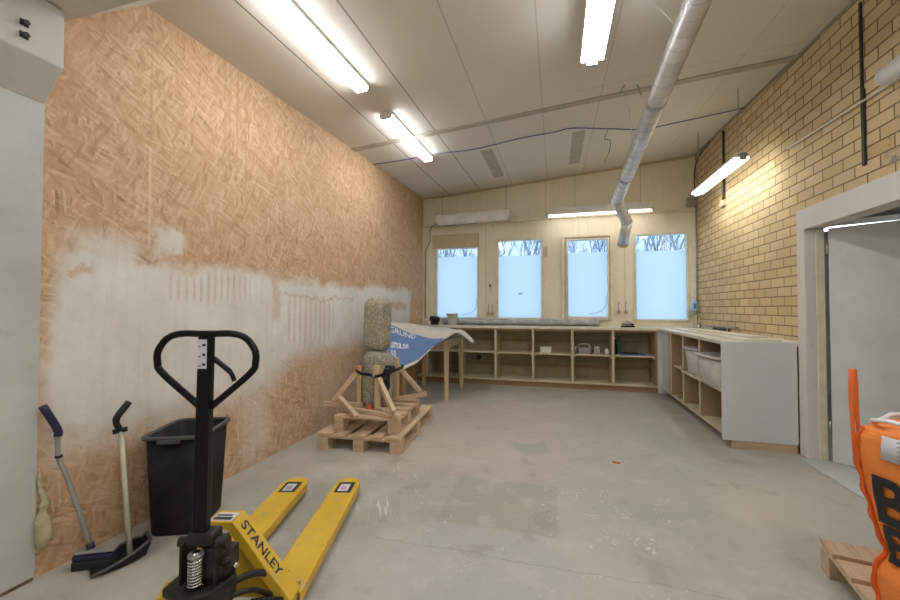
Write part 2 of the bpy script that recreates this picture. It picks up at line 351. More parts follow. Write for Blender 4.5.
# ------------------------------------------------------------------ geometry helper
MATS = {}
class MB:
    def __init__(s): s.v = []; s.f = []; s.mi = []; s.sm = []; s.cur = 0
    def add(s, vs, fs, smooth=False):
        k = len(s.v); s.v += [Vector(v) for v in vs]
        for f in fs: s.f.append([k + i for i in f]); s.mi.append(s.cur); s.sm.append(smooth)
        return s
    def mat(s, i): s.cur = i; return s
    def box(s, a, b):
        x0, y0, z0 = a; x1, y1, z1 = b
        return s.add([(x0, y0, z0), (x1, y0, z0), (x1, y1, z0), (x0, y1, z0), (x0, y0, z1), (x1, y0, z1), (x1, y1, z1), (x0, y1, z1)],
              [(0, 3, 2, 1), (4, 5, 6, 7), (0, 1, 5, 4), (1, 2, 6, 5), (2, 3, 7, 6), (3, 0, 4, 7)])
    def cbox(s, c, d, rz=0.0, taper=1.0):
        m = Matrix.Rotation(rz, 3, 'Z'); o = []
        for z, k in ((-1, taper), (1, 1.0)):
            for x, y in ((-1, -1), (1, -1), (1, 1), (-1, 1)):
                o.append(Vector(c) + m @ Vector((x * d[0] / 2 * k, y * d[1] / 2 * k, z * d[2] / 2)))
        return s.add(o, [(0, 3, 2, 1), (4, 5, 6, 7), (0, 1, 5, 4), (1, 2, 6, 5), (2, 3, 7, 6), (3, 0, 4, 7)])
    def bar(s, p, q, w, h, up=(0, 0, 1)):
        p, q = Vector(p), Vector(q); d = (q - p).normalized(); u = Vector(up)
        if abs(d.dot(u)) > 0.98: u = Vector((0, 1, 0))
        r = d.cross(u).normalized(); u = r.cross(d)
        o = [e + r * sx * w / 2 + u * sz * h / 2 for e in (p, q) for sx, sz in ((-1, -1), (1, -1), (1, 1), (-1, 1))]
        return s.add(o, [(0, 1, 2, 3), (7, 6, 5, 4), (0, 4, 5, 1), (1, 5, 6, 2), (2, 6, 7, 3), (3, 7, 4, 0)])
    def tube(s, pts, r, seg=12, closed=False, caps=True):
        pts = [Vector(p) for p in pts]; n = len(pts)
        rs = r if isinstance(r, (list, tuple)) else [r] * n
        rings = []; prev = None
        for i, p in enumerate(pts):
            a = pts[(i - 1) % n] if (closed or i > 0) else p; b = pts[(i + 1) % n] if (closed or i < n - 1) else p
            d = (b - a).normalized()
            if prev is None:
                u = Vector((0, 0, 1)) if abs(d.z) < 0.9 else Vector((0, 1, 0))
                u = (u - d * u.dot(d)).normalized()
            else:
                u = (prev - d * prev.dot(d)).normalized()
            prev = u; w = d.cross(u)
            rings.append([p + (u * math.cos(2 * math.pi * k / seg) + w * math.sin(2 * math.pi * k / seg)) * rs[i] for k in range(seg)])
        vs = [v for ring in rings for v in ring]; fs = []
        for i in range(n if closed else n - 1):
            j = (i + 1) % n
            for k in range(seg):
                fs.append((i * seg + k, i * seg + (k + 1) % seg, j * seg + (k + 1) % seg, j * seg + k))
        s.add(vs, fs, True)
        if caps and not closed:
            s.add(rings[0], [tuple(range(seg))[::-1]]); s.add(rings[-1], [tuple(range(seg))])
        return s
    def cyl(s, p, q, r, r2=None, seg=20): return s.tube([p, q], [r, r if r2 is None else r2], seg)
    def prism(s, poly, h0, h1, fn):
        n = len(poly); vs = [fn(a, b, h0) for a, b in poly] + [fn(a, b, h1) for a, b in poly]
        fs = [tuple(range(n))[::-1], tuple(range(n, 2 * n))] + [(i, (i + 1) % n, n + (i + 1) % n, n + i) for i in range(n)]
        return s.add(vs, fs)
    def lathe(s, c, prof, seg=24):
        vs = []; n = len(prof)
        for r, z in prof:
            for k in range(seg):
                a = 2 * math.pi * k / seg; vs.append((c[0] + r * math.cos(a), c[1] + r * math.sin(a), c[2] + z))
        fs = [(i * seg + k, i * seg + (k + 1) % seg, (i + 1) * seg + (k + 1) % seg, (i + 1) * seg + k) for i in range(n - 1) for k in range(seg)]
        s.add(vs, fs, True); return s.add(vs[:seg], [tuple(range(seg))[::-1]]).add(vs[-seg:], [tuple(range(seg))])
    def grid(s, rows, smooth=True, fn=None):
        n = len(rows); m = len(rows[0]); k = len(s.v); s.v += [Vector(p) for r in rows for p in r]
        for i in range(n - 1):
            for j in range(m - 1):
                s.f.append([k + i * m + j, k + i * m + j + 1, k + (i + 1) * m + j + 1, k + (i + 1) * m + j])
                s.mi.append(fn(i, j) if fn else s.cur); s.sm.append(smooth)
        return s
    def build(s, name, mats, parent=None, world=False, bevel=0.0, solid=0.0, fixn=True):
        me = bpy.data.meshes.new(name)
        vs = s.v
        if parent is not None and world:
            mi = MATS[parent.name].inverted(); vs = [mi @ v for v in vs]
        me.from_pydata([tuple(v) for v in vs], [], s.f)
        for m in (mats if isinstance(mats, (list, tuple)) else [mats]): me.materials.append(M[m] if isinstance(m, str) else m)
        for i, p in enumerate(me.polygons): p.material_index = s.mi[i]; p.use_smooth = s.sm[i]
        if fixn:
            bm = bmesh.new(); bm.from_mesh(me); bmesh.ops.remove_doubles(bm, verts=bm.verts, dist=1e-5)
            bmesh.ops.recalc_face_normals(bm, faces=bm.faces); bm.to_mesh(me); bm.free()
        me.update()
        o = bpy.data.objects.new(name, me); col.objects.link(o)
        if parent is not None:
            o.parent = parent; MATS[o.name] = MATS[parent.name].copy()
        else: MATS[o.name] = Matrix.Identity(4)
        if solid:
            md = o.modifiers.new('thickness', 'SOLIDIFY'); md.thickness = solid; md.offset = 0
        if bevel:
            md = o.modifiers.new('bevel', 'BEVEL'); md.width = bevel; md.segments = 2; md.limit_method = 'ANGLE'
        return o
def tag(o, label=None, cat=None, group=None, kind=None):
    if label: o['label'] = label
    if cat: o['category'] = cat
    if group: o['group'] = group
    if kind: o['kind'] = kind
    return o
def thing(name, label, cat, loc=(0, 0, 0), rz=0.0, group=None):
    o = bpy.data.objects.new(name, None); col.objects.link(o)
    o.location = loc; o.rotation_euler = (0, 0, rz); o.empty_display_size = 0.1
    MATS[o.name] = Matrix.Translation(loc) @ Matrix.Rotation(rz, 4, 'Z')
    return tag(o, label, cat, group)
def place(o, loc, rz=0.0):
    o.location = loc; o.rotation_euler = (0, 0, rz)
def struct(name, mb, mats, **k): return tag(mb.build(name, mats, **k), kind='structure')
def solo(name, mb, mats, label, cat, loc, group=None, **k):
    """one-mesh thing whose origin sits at its base"""
    mb.v = [v - Vector(loc) for v in mb.v]
    o = mb.build(name, mats, **k); o.location = loc
    return tag(o, label, cat, group)
def dup(root, loc, rz, label=None, group=None):
    r = root.copy(); col.objects.link(r); r.location = loc; r.rotation_euler = (0, 0, rz)
    if label: r['label'] = label
    if group: r['group'] = group
    for ch in list(root.children):
        c = ch.copy(); col.objects.link(c); c.parent = r
        for g in ch.children:
            d = g.copy(); col.objects.link(d); d.parent = c
    return r
def text_mb(body, size, bold=0.0, depth=0.0):
    """flat lettering as mesh vertices in x (reading) / y (up), origin at left baseline"""
    cu = bpy.data.curves.new('lettering', 'FONT'); cu.body = body; cu.size = 1.0; cu.offset = min(bold / size, 0.030); cu.extrude = depth
    o = bpy.data.objects.new('lettering', cu); col.objects.link(o)
    bpy.context.view_layer.update()
    me = bpy.data.meshes.new_from_object(o.evaluated_get(bpy.context.evaluated_depsgraph_get()))
    bm = bmesh.new(); bm.from_mesh(me); bmesh.ops.triangulate(bm, faces=bm.faces)
    for it in range(5):
        lim = 0.09
        ed = [e for e in bm.edges if e.calc_length() > lim]
        if not ed: break
        bmesh.ops.subdivide_edges(bm, edges=ed, cuts=1); bmesh.ops.triangulate(bm, faces=bm.faces)
    bm.verts.ensure_lookup_table(); bm.verts.index_update()
    vs = [v.co * size for v in bm.verts]; fs = [[v.index for v in f.verts] for f in bm.faces]; bm.free()
    bpy.data.objects.remove(o); bpy.data.meshes.remove(me); bpy.data.curves.remove(cu)
    return vs, fs
def catmull(ps, n=6):
    ps = [Vector(p) for p in ps]; out = []
    for i in range(len(ps) - 1):
        a = ps[i - 1] if i else ps[0] * 2 - ps[1]; b = ps[i]; c = ps[i + 1]; d = ps[i + 2] if i + 2 < len(ps) else c * 2 - b
        for k in range(n):
            t = k / n
            out.append(0.5 * ((2 * b) + (c - a) * t + (2 * a - 5 * b + 4 * c - d) * t * t + (3 * b - a - 3 * c + d) * t ** 3))
    out.append(ps[-1]); return out

# ------------------------------------------------------------------ the room
LX, RX, BY = -2.42, 2.193, 6.986
FY = -2.6                                       # wall behind the camera
def cz(x, y): return 3.32 + 0.08 * (x + 2.42) + 0.045 * (y - 5.2)
struct('floor', MB().box((-3.2, FY - 0.2, -0.12), (6.2, 7.3, 0.0)), 'floor')
# ceiling plane
y0, y1 = 1.70, 7.15
vs = []
for dz in (0, 0.15):
    for x, y in ((LX - .1, y0), (RX + .1, y0), (RX + .1, y1), (LX - .1, y1)): vs.append((x, y, cz(x, y) + dz))
struct('ceiling', MB().add(vs, [(0, 1, 2, 3), (7, 6, 5, 4), (0, 4, 5, 1), (1, 5, 6, 2), (2, 6, 7, 3), (3, 7, 4, 0)]), 'ceil')
# lower near ceiling with sloping front (concrete haunch)
vs = []
for x in (LX - .1, RX + .1):
    vs += [(x, FY - .1, 2.75), (x, 1.34, 2.75), (x, 1.753, cz(x, 1.753) - 0.005), (x, 1.753, 3.9), (x, FY - .1, 3.9)]
struct('ceiling_lower', MB().add(vs, [(0, 1, 2, 3, 4), (9, 8, 7, 6, 5), (0, 5, 6, 1), (1, 6, 7, 2), (2, 7, 8, 3), (3, 8, 9, 4), (4, 9, 5, 0)]), 'soffit')
struct('wall_left', MB().box((LX - 0.12, 1.285, 0), (LX, 7.1, 3.6)), 'osb')
struct('wall_left_concrete', MB().box((LX - 0.12, FY, 0), (LX + 0.004, 1.283, 3.2)), 'conc')
# beam along the top of the concrete wall
prof = [(LX + .004, 2.30), (-2.285, 2.455), (-2.285, 2.70), (-2.30, 2.745), (LX + .004, 2.745)]
struct('trim_1', MB().prism(prof, FY, 1.283, lambda a, b, h: (a, h, b)), 'beam', bevel=0.006)
struct('wall_front', MB().box((LX - .1, FY - .15, 0), (RX + .1, FY, 3.9)), 'conc')

# right brick wall with the doorway
DY0, DY1, DZ = 2.75, 4.03, 2.02
mb = MB().box((RX, 4.146, 0), (RX + 0.09, 7.1, 4.0)).box((RX, DY0 - 0.121, 2.171), (RX + 0.09, 4.146, 4.0)).box((RX, FY, 0), (RX + 0.09, DY0 - 0.121, 4.0))
struct('wall_right', mb, 'brick')
# painted concrete surround of the doorway
FXA, FXB = 2.093, 2.24
mb = MB().box((FXA, DY1, 0), (FXB, 4.145, DZ - 0.035)).box((FXA, DY0 - 0.12, DZ - 0.035), (FXB, 4.145, 2.17)).box((FXA, DY0 - 0.12, 0), (FXB, DY0, DZ - 0.035))
struct('trim_2', mb, 'frame', bevel=0.008)

# back wall with four window holes
wins = [(-2.162, -1.38, 1.125, 2.414), (-0.997, -0.231, 1.125, 2.515), (0.216, 0.863, 1.15, 2.47), (1.301, 2.055, 1.115, 2.505)]
mb = MB(); TH = 0.16
xs = [LX - .1] + [v for w in wins for v in (w[0] - 0.03, w[1] + 0.03)] + [RX + .1]
for i in range(0, len(xs), 2): mb.box((xs[i], BY, 0), (xs[i + 1], BY + TH, 4.0))
for w in wins:
    mb.box((w[0] - 0.03, BY, 0), (w[1] + 0.03, BY + TH, w[2] - 0.03)); mb.box((w[0] - 0.03, BY, w[3] + 0.03), (w[1] + 0.03, BY + TH, 4.0))
struct('wall_back', mb, 'back')
# proud upper boarding and ledge
struct('trim_3', MB().box((LX, BY - 0.045, 2.89), (RX, BY - 0.001, cz(LX, BY) - 0.02)), 'back')
struct('trim_4', MB().box((LX, BY - 0.07, 2.855), (RX, BY - 0.001, 2.888)), 'cream', bevel=0.004)
v8 = []
for dz in (-0.035, -0.003):
    for x, y in ((LX, BY - 0.03), (RX, BY - 0.03), (RX, BY - 0.0), (LX, BY - 0.0)): v8.append((x, y, cz(x, y) + dz))
struct('trim_5', MB().add(v8, [(0, 1, 2, 3), (7, 6, 5, 4), (0, 4, 5, 1), (1, 5, 6, 2), (2, 6, 7, 3), (3, 7, 4, 0)]), 'creamd')
for i, (a, b, c, d) in enumerate(wins):
    name = 'window_%d' % (i + 1)
    w = 0.035; fr = MB()
    y0_, y1_ = BY - 0.02, BY + 0.09
    if i == 2: w = 0.03
    fr.box((a - w, y0_, c - w), (a, y1_, d + w)).box((b, y0_, c - w), (b + w, y1_, d + w)).box((a, y0_, d), (b, y1_, d + w)).box((a, y0_, c - w), (b, y1_, c))
    wo = struct(name, fr, 'cream', bevel=0.004)
    MB().box((a, BY + 0.05, c), (b, BY + 0.056, d)).build('pane', 'glass', wo)
    ft = d - (0.15, 0.27, 0.21, 0.26)[i]
    MB().box((a, BY + 0.040, c), (b, BY + 0.042, ft)).build('frosted_film', 'film', wo)
    if i == 2:   # outer casing around the third window
        f2 = MB()
        A, B_, C_, D_ = a - 0.10, b + 0.09, c - 0.06, d + 0.085
        f2.box((A, BY - 0.035, C_), (A + .05, BY, D_)).box((B_ - .05, BY - 0.035, C_), (B_, BY, D_)).box((A + .05, BY - 0.035, D_ - .04), (B_ - .05, BY, D_)).box((A + .05, BY - 0.035, C_), (B_ - .05, BY, C_ + .03))
        f2.build('casing', 'cream', wo, bevel=0.004)
    if i in (0, 2):
        MB().tube(catmull([(b - 0.02, BY + 0.03, c + 0.35), (b - 0.03, BY + 0.03, c + 0.2), (b - 0.12, BY + 0.03, c + 0.09), (b - 0.3, BY + 0.03, c + 0.05)], 5), 0.004, 6).build('pull_cord', 'greyc', wo)
# side reveals for the first window: tan blind box above the opening
solo('blind_box', MB().box((-2.24, BY - 0.055, 2.43), (-1.35, BY - 0.022, 2.68)), 'creamd', 'tan board box covering the head of the leftmost window', 'blind', (-1.8, BY - 0.04, 2.43), bevel=0.005)
solo('window_sticker', MB().box((-0.64, BY + 0.032, 1.545), (-0.56, BY + 0.0385, 1.565)), 'grn', 'small green sticker on the frosted glass of the second window', 'sticker', (-0.6, BY + 0.035, 1.545))
# battens beside windows
struct('trim_6', MB().box((-2.41, BY - 0.03, 1.0), (-2.35, BY, 2.85)), 'cream', bevel=0.004)
struct('trim_7', MB().box((2.135, BY - 0.03, 1.0), (2.185, BY, 2.85)), 'cream', bevel=0.004)

# ceiling batten strip, patches
def on_ceil(mb, x0, x1, y0, y1, t=0.008, n=1):
    vs = []
    for dz in (-t, -0.0005):
        for x, y in ((x0, y0), (x1, y0), (x1, y1), (x0, y1)): vs.append((x, y, cz(x, y) + dz))
    return mb.add(vs, [(0, 3, 2, 1), (4, 5, 6, 7), (0, 1, 5, 4), (1, 2, 6, 5), (2, 3, 7, 6), (3, 0, 4, 7)])
struct('trim_8', on_ceil(MB(), LX, RX, 4.24, 4.33, 0.012), 'strip')
struct('trim_9', on_ceil(MB(), -0.965, -0.81, 5.10, 6.36), 'strip')
struct('trim_10', on_ceil(MB(), 0.225, 0.385, 5.09, 6.34), 'strip')
# edge rail between ceiling and brick
struct('trim_11', MB().bar((RX - .012, 1.76, cz(RX, 1.76) - .014), (RX - .012, 6.98, cz(RX, 6.98) - .014), 0.02, 0.02), 'greyc')
# pale edge moulding where OSB meets concrete, and by the back corner
struct('trim_13', MB().box((LX, 6.90, 1.0), (LX + 0.02, 6.93, 2.87)), 'cream')

# ------------------------------------------------------------------ next room behind the door, outside
struct('wall_hall_far', MB().box((5.2, 1.0, 0), (5.3, 7.2, 3.2)), 'halls')
struct('wall_hall_back', MB().box((RX + .09, 7.1, 0), (5.2, 7.2, 3.2)), 'halls')
struct('wall_hall_front', MB().box((RX + .09, 0.9, 0), (5.2, 1.0, 3.2)), 'halls')
struct('ceiling_hall', MB().box((RX + .09, 0.9, 2.75), (5.3, 7.2, 2.85)), 'strip')
g = struct('ground_outside', MB().box((-45, 7.3, -0.6), (45, 90, -0.5)), 'snow')
# door leaf: hinged on the far jamb, pushed open into the next room
HX, HY = 2.235, 4.0
dr = bpy.data.objects.new('door_1', None); col.objects.link(dr); dr.location = (HX, HY, 0); dr.rotation_euler = (0, 0, math.atan2(-0.124, 0.167) + R(90))
dr['kind'] = 'structure'; MATS[dr.name] = Matrix.Identity(4)
MB().box((-0.02, -0.95, 0.012), (0.02, -0.014, 1.975)).build('door_leaf', 'door', dr, bevel=0.003)
MB().box((-0.026, -0.80, 1.0), (-0.02, -0.74, 1.2)).build('lock_plate', 'zinc', dr)
for z in (0.25, 1.75): MB().cyl((-0.024, -0.004, z), (-0.024, -0.004, z + 0.10), 0.008).build('hinge', 'zinc', dr)
fm = MB().box((2.17, DY1 - 0.014, 0), (2.228, DY1, DZ - 0.036))
struct('trim_14', fm, 'cream', bevel=0.004)
struct('trim_15', MB().box((2.02, DY0, 0.0), (2.32, DY1 - 0.013, 0.008)), 'conc')

# ------------------------------------------------------------------ lamps
def lamp_surface(name, label, x, ya, yb, group=None, emit='emit', ):
    """white batten on the ceiling with wrap-around diffuser, running in depth"""
    ym = (ya + yb) / 2; L = yb - ya
    t = thing(name, label, 'ceiling light', (x, ym, cz(x, ym)), 0, group)
    sl = 0.045; sx = 0.08
    def P(a, b, h): return (x + a, h, cz(x, h) + sx * a + b)
    MB().prism([(-0.06, -0.001), (0.06, -0.001), (0.06, -0.03), (-0.06, -0.03)], ya, yb, P).build('housing', 'white', t, world=True)
    pr = [(-0.06, -0.032), (0.06, -0.032), (0.058, -0.046), (0.045, -0.066), (-0.045, -0.066), (-0.058, -0.046)]
    MB().prism(pr, ya + 0.03, yb - 0.03, P).build('diffuser', emit, t, world=True)
    pe = [(-0.063, -0.03), (0.063, -0.03), (0.061, -0.049), (0.048, -0.071), (-0.048, -0.071), (-0.061, -0.049)]
    for a in (ya, yb - 0.029): MB().prism(pe, a, a + 0.029, P).build('end_cap', 'white', t, world=True)
    return t
lamp_surface('fluorescent_light', 'nearest lit fluorescent batten on the ceiling above the particle board wall', -1.645, 1.80, 3.08)
lamp_surface('fluorescent_light', 'second lit fluorescent batten on the ceiling, farther along toward the windows', -1.66, 3.58, 4.98)

def lamp_hung(name, label, c, L, rz, w, wires, emit='emit', body='white', lit=True, top=0.055, caps=True, tilt=0.0, ew=None):
    ew = ew or w - .012
    t = thing(name, label, 'ceiling light', c, rz)
    l2 = L / 2
    P = lambda a, b, h: (h, a, b + h * tilt)
    MB().prism([(-w / 2, 0.0), (w / 2, 0.0), (w * 0.30, top), (-w * 0.30, top)], -l2, l2, P).build('reflector', body, t, bevel=0.003)
    if lit: MB().prism([(-ew / 2, -0.020), (ew / 2, -0.020), (ew / 2 + .001, -0.001), (-ew / 2 - .001, -0.001)], -l2 + 0.02, l2 - 0.02, P).build('diffuser', emit, t)
    else: MB().prism([(-w / 2 + .02, -0.03), (w / 2 - .02, -0.03), (w / 2 - .01, -0.001), (-w / 2 + .01, -0.001)], -l2 + 0.05, l2 - 0.05, P).build('diffuser', 'offwhite', t)
    if caps:
        for sx in (-1, 1):
            e = MB(); x0 = sx * l2
            e.prism([(-w * 0.22, -0.035), (w * 0.22, -0.035), (w * 0.22, 0.03), (-w * 0.22, 0.03)], min(x0, x0 + sx * .03), max(x0, x0 + sx * .03), P).build('end_cap', 'zinc', t)
    for k in wires:
        wx = c[0] + k * l2 * math.cos(rz); wy = c[1] + k * l2 * math.sin(rz)
        h = cz(wx, wy) - c[2]
        MB().cyl((k * l2, 0, 0.05 + k * l2 * tilt), (k * l2, 0, h - 0.002), 0.004, seg=6).build('hanger_wire', 'greyc', t)
    return t
lamp_hung('fluorescent_light', 'lit fluorescent light hung high at the top of the view beside the metal duct', (0.285, 2.35, 3.20), 1.5, R(90), 0.17, (-0.5, 0.98), tilt=0.0)
lamp_hung('fluorescent_light', 'lit fluorescent light hanging on rods beside the brick wall', (1.90, 5.33, 2.885), 1.32, R(90), 0.15, (-0.9, 0.9), 'emit_side')
lamp_hung('fluorescent_light', 'long thin lit light hanging above the third window crossed by the duct', (0.69, 6.72, 2.865), 1.60, 0, 0.16, (-0.45, 0.8), 'emit_thin', top=0.12, ew=0.045)
lamp_hung('fluorescent_light', 'unlit white fluorescent light hanging above the two left windows', (-1.42, 6.74, 2.865), 1.34, 0, 0.16, (-0.85, 0.9), lit=False, body='white', tilt=0.02, top=0.14)
t = thing('fluorescent_light', 'light glimpsed over the top of the door in the next room', 'ceiling light', (3.2, 5.15, 2.20), R(-25))
MB().box((-0.45, -0.07, 0.0), (0.45, 0.07, 0.06)).build('housing', 'white', t)
MB().box((-0.43, -0.06, -0.03), (0.43, 0.06, -0.001)).build('diffuser', mk_emit('cool_lit_tube', (0.8, 0.92, 1.0), 3.0), t)
MB().cyl((0.4, 0, 0.06), (0.4, 0, 0.549), 0.006).build('hanger_rod', 'greyc', t)
MB().cyl((-0.4, 0, 0.06), (-0.4, 0, 0.549), 0.006).build('hanger_rod', 'greyc', t)
t = thing('fluorescent_light', 'added unseen fill light in the next room behind the open door', 'ceiling light', (3.7, 3.2, 2.65))  # extra lamp out of view, added to brighten the dark next room
MB().box((-0.07, -0.7, 0.0), (0.07, 0.7, 0.099)).build('housing', 'white', t)
MB().box((-0.06, -0.68, -0.03), (0.06, 0.68, -0.001)).build('diffuser', mk_emit('hall_fill_glow', (0.85, 0.93, 1.0), 22.0), t)
# unseen fill lamps added behind the camera to brighten the near side
for x in (-1.3, 1.0):
    t = thing('fluorescent_light', 'added unseen fill light under the low ceiling on the %s side behind the viewpoint' % ('left' if x < 0 else 'right'), 'ceiling light', (x, -0.6, 2.75))
    MB().box((-0.07, -0.7, -0.03), (0.07, 0.7, 0)).build('housing', 'white', t)
    MB().box((-0.08, -0.68, -0.08), (0.08, 0.68, -0.031)).build('diffuser', mk_emit('rear_fill_glow', LAMP_COL, 12.0 if x < 0 else 34.0), t)

# ------------------------------------------------------------------ ventilation duct
t = thing('ventilation_duct', 'shiny spiral ventilation duct running under the ceiling and bending down by the windows', 'duct', (0.9, 4.5, 2.98))
pA, pB = Vector((0.90, 2.30, 3.345)), Vector((0.877, 6.0, 2.868))
pC, pD = Vector((1.058, 6.3, 2.601)), Vector((1.047, 6.6, 2.330))
MB().cyl(pA, pB, 0.083, seg=32).build('duct_run', 'duct', t, world=True)
L = (pB - pA).length; d = (pB - pA).normalized()
for k in range(1, 3):      # couplings
    q = pA + d * (1.5 * k)
    MB().cyl(q - d * 0.03, q + d * 0.03, 0.086, seg=32).build('coupling', 'zinc', t, world=True)
# spiral seam
pts = []; u = d.cross(Vector((0, 0, 1))).normalized(); w = d.cross(u)
for i in range(int(L / 0.13) * 16):
    a = 2 * math.pi * i / 16; p = pA + d * (0.13 * i / 16) + (u * math.cos(a) + w * math.sin(a)) * 0.0835
    if (p - pA).dot(d) < L: pts.append(p)
MB().tube(pts, 0.0028, 5).build('spiral_seam', 'zinc', t, world=True)
MB().tube(catmull([pB - d * 0.01, pB + Vector((0.03, .05, -0.05)), pC], 6), 0.081, 28).build('elbow', 'duct', t, world=True)
MB().tube([pC, pD], 0.079, 28).build('down_pipe', 'duct', t, world=True)
MB().cyl(pD, pD + (pD - pC).normalized() * 0.03, 0.086, seg=28).build('outlet_ring', 'creamd', t, world=True)
for a, b in (((0.845, 3.0, 3.27), (0.709, 3.0, 3.48)), ((0.90, 2.9, 3.355), (0.772, 2.9, 3.48)), ((0.84, 4.6, 3.07), (0.80, 4.6, 3.54))):
    b = (b[0], b[1], cz(b[0], b[1]) - .003)
    MB().tube([a, b], 0.0045, 6).build('hanger_wire', 'white', t, world=True)

# cable slung across the room
pts = catmull([(x_, y_, cz(x_, y_) - d_) for x_, y_, d_ in ((-2.40, 4.79, .03), (-2.0, 4.81, .04), (-1.5, 4.85, .03), (-1.0, 4.86, .06), (-0.42, 4.87, .03), (0.0, 4.88, .03), (0.22, 4.89, .02), (0.7, 5.08, .05), (1.1, 5.25, .06), (1.6, 5.28, .04), (2.17, 5.25, .03))], 6)
solo('cable', MB().tube(pts, 0.0075, 8), 'cable', 'violet blue cable slung across the room just under the ceiling', 'cable', (0, 4.88, 3.4))
solo('ceiling_hook', MB().tube([(0.64, 4.10, 3.45), (0.70, 4.12, 3.555), (0.79, 4.15, 3.566), (0.85, 4.2, 3.44)], 0.008, 6), 'zinc', 'bent metal hook under the ceiling left of the duct', 'hook', (0.75, 4.13, 3.56))
solo('hanging_cord', MB().tube(catmull([(0.66, 5.2, cz(.66, 5.2) - .004), (0.62, 5.2, 3.45), (0.69, 5.2, 3.42), (0.67, 5.2, 3.27), (0.62, 5.2, 3.16)], 5), 0.007, 6), 'greyc', 'looped grey cord hanging from the ceiling near the far end of the duct', 'cord', (0.66, 5.2, 3.55))

# ------------------------------------------------------------------ services on the walls
x = RX - 0.012
solo('conduit', MB().box((RX - 0.016, 3.485, 2.34), (RX - 0.001, 3.50, cz(RX, 3.49) - 0.06)).box((RX - 0.018, 3.472, 2.34), (RX - 0.001, 3.484, 2.9)), 'blackc', 'dark vertical conduit on the brick wall above the doorway', 'conduit', (RX - .01, 3.49, 2.34))
t = thing('wall_pipe', 'white pipe along the brick wall at the right edge, thin conduit from its end', 'pipe', (2.05, 2.6, 2.79))
MB().cyl((2.08, 1.9, 2.80), (2.08, 3.12, 2.80), 0.062, seg=28).build('pipe', 'white', t, world=True)
MB().cyl((2.08, 3.10, 2.80), (2.08, 3.15, 2.80), 0.066, 0.045, seg=28).build('pipe_end', 'offwhite', t, world=True)
MB().tube([(2.12, 3.14, 2.80), (RX - .022, 3.25, 2.80), (RX - .02, 4.42, 2.84)], 0.008, 8).build('thin_conduit', 'cream', t, world=True)
solo('cable', MB().tube([(RX - 0.02, 5.86, cz(RX, 5.86) - .06), (RX - 0.02, 5.86, 3.1), (RX - 0.02, 5.88, 2.78), (RX - .02, 5.90, 2.74)], 0.014, 8), 'blackc', 'dark vertical cable on the brick wall behind the hanging light', 'cable', (RX - .02, 5.87, 2.74))
solo('socket', MB().box((RX - .04, 5.86, 2.66), (RX - .001, 5.95, 2.74)), 'creamd', 'small tan box ending the cable behind the hanging light', 'socket', (RX - .02, 5.9, 2.66), bevel=.004)
solo('junction_box', MB().box((2.04, BY - .125, 2.92), (2.17, BY - .047, 3.06)), 'greyc', 'grey junction box high in the corner of window and brick walls', 'junction box', (2.1, BY - .07, 2.92), bevel=.006)
solo('cable', MB().tube(catmull([(2.165, BY - .055, 3.07), (2.16, BY - .06, 3.3), (2.175, BY - .06, 3.55), (2.175, 6.75, 3.66), (2.175, 6.3, 3.70)], 5), 0.008, 6), 'blackc', 'dark cable rising from the junction box in the far right corner', 'cable', (2.165, BY - .06, 3.07))
solo('cable', MB().tube([(2.172, BY - .075, 2.92), (2.172, BY - .075, 1.36)], 0.009, 6), 'greyc', 'thin vertical conduit down the corner beside the rightmost window', 'cable', (2.172, BY - .06, 1.36))
solo('cable', MB().tube(catmull([(-1.35, BY - .082, 2.86), (-1.9, BY - .082, 2.845), (-2.2, BY - .085, 2.86), (-2.28, BY - .06, 2.75), (-2.29, BY - .05, 2.58), (-2.345, BY - .05, 2.44), (-2.375, BY - .05, 2.3), (-2.38, BY - .045, 1.1)], 6), 0.012, 8), 'greyc', 'grey cable bending down the far left corner beside the leftmost window', 'cable', (-2.38, BY - .03, 1.1))
k = 0
for (sx, sz, lb) in ((-1.175, 1.155, 'left of the pair of wall sockets between the first and second windows'), (-1.105, 1.155, 'right of the pair of wall sockets between the first and second windows'),
                     (1.03, 1.19, 'left of the pair of wall sockets between the third and fourth windows'), (1.14, 1.19, 'right of the pair of wall sockets between the third and fourth windows')):
    t = thing('wall_socket', lb, 'socket', (sx, BY, sz), 0, 'wall sockets')
    MB().box((-0.032, -0.03, 0), (0.032, -0.001, 0.075)).build('socket_body', 'creamd', t, bevel=.005)
    MB().cyl((0, -0.033, 0.038), (0, -0.029, 0.038), 0.018, seg=14).build('socket_hole', 'greyc', t)
    MB().tube([(0.0, -0.012, 0.075), (0.0, -0.012, 0.22)], 0.006, 6).build('cable', 'greyc', t)
t = thing('light_switch', 'small switch with a dark knob between the first and second windows', 'switch', (-1.14, BY, 1.55))
MB().box((-0.03, -0.025, 0), (0.03, -0.001, 0.15)).build('switch_body', 'cream', t, bevel=.004)
MB().box((-0.014, -0.04, 0.13), (0.014, -0.024, 0.18)).build('switch_knob', 'blackc', t)
solo('wall_hook', MB().box((-0.16, BY - .03, 2.2), (-0.13, BY - .001, 2.38)), 'creamd', 'short wooden peg block between the second and third windows', 'hook', (-.145, BY - .01, 2.2))
solo('expanding_foam', MB().tube(catmull([(LX + .008, 1.29, 0.50), (LX + .012, 1.295, 0.42), (LX + .015, 1.31, 0.36), (LX + .015, 1.30, 0.29), (LX + .02, 1.305, 0.22), (LX + .02, 1.30, 0.135)], 5),
     [0.006, .009, .006, .010, .007] + [0.010, .014, .010, .016, .012] + [0.014, .022, .017, .012, .016] + [0.024, .030, .026, .032, .028] + [0.034, 0.030, 0.034, 0.026, 0.020, 0.012], 10), 'foam', 'lump of dried yellow foam at the seam of board and grey wall', 'foam', (LX + .02, 1.315, .1))

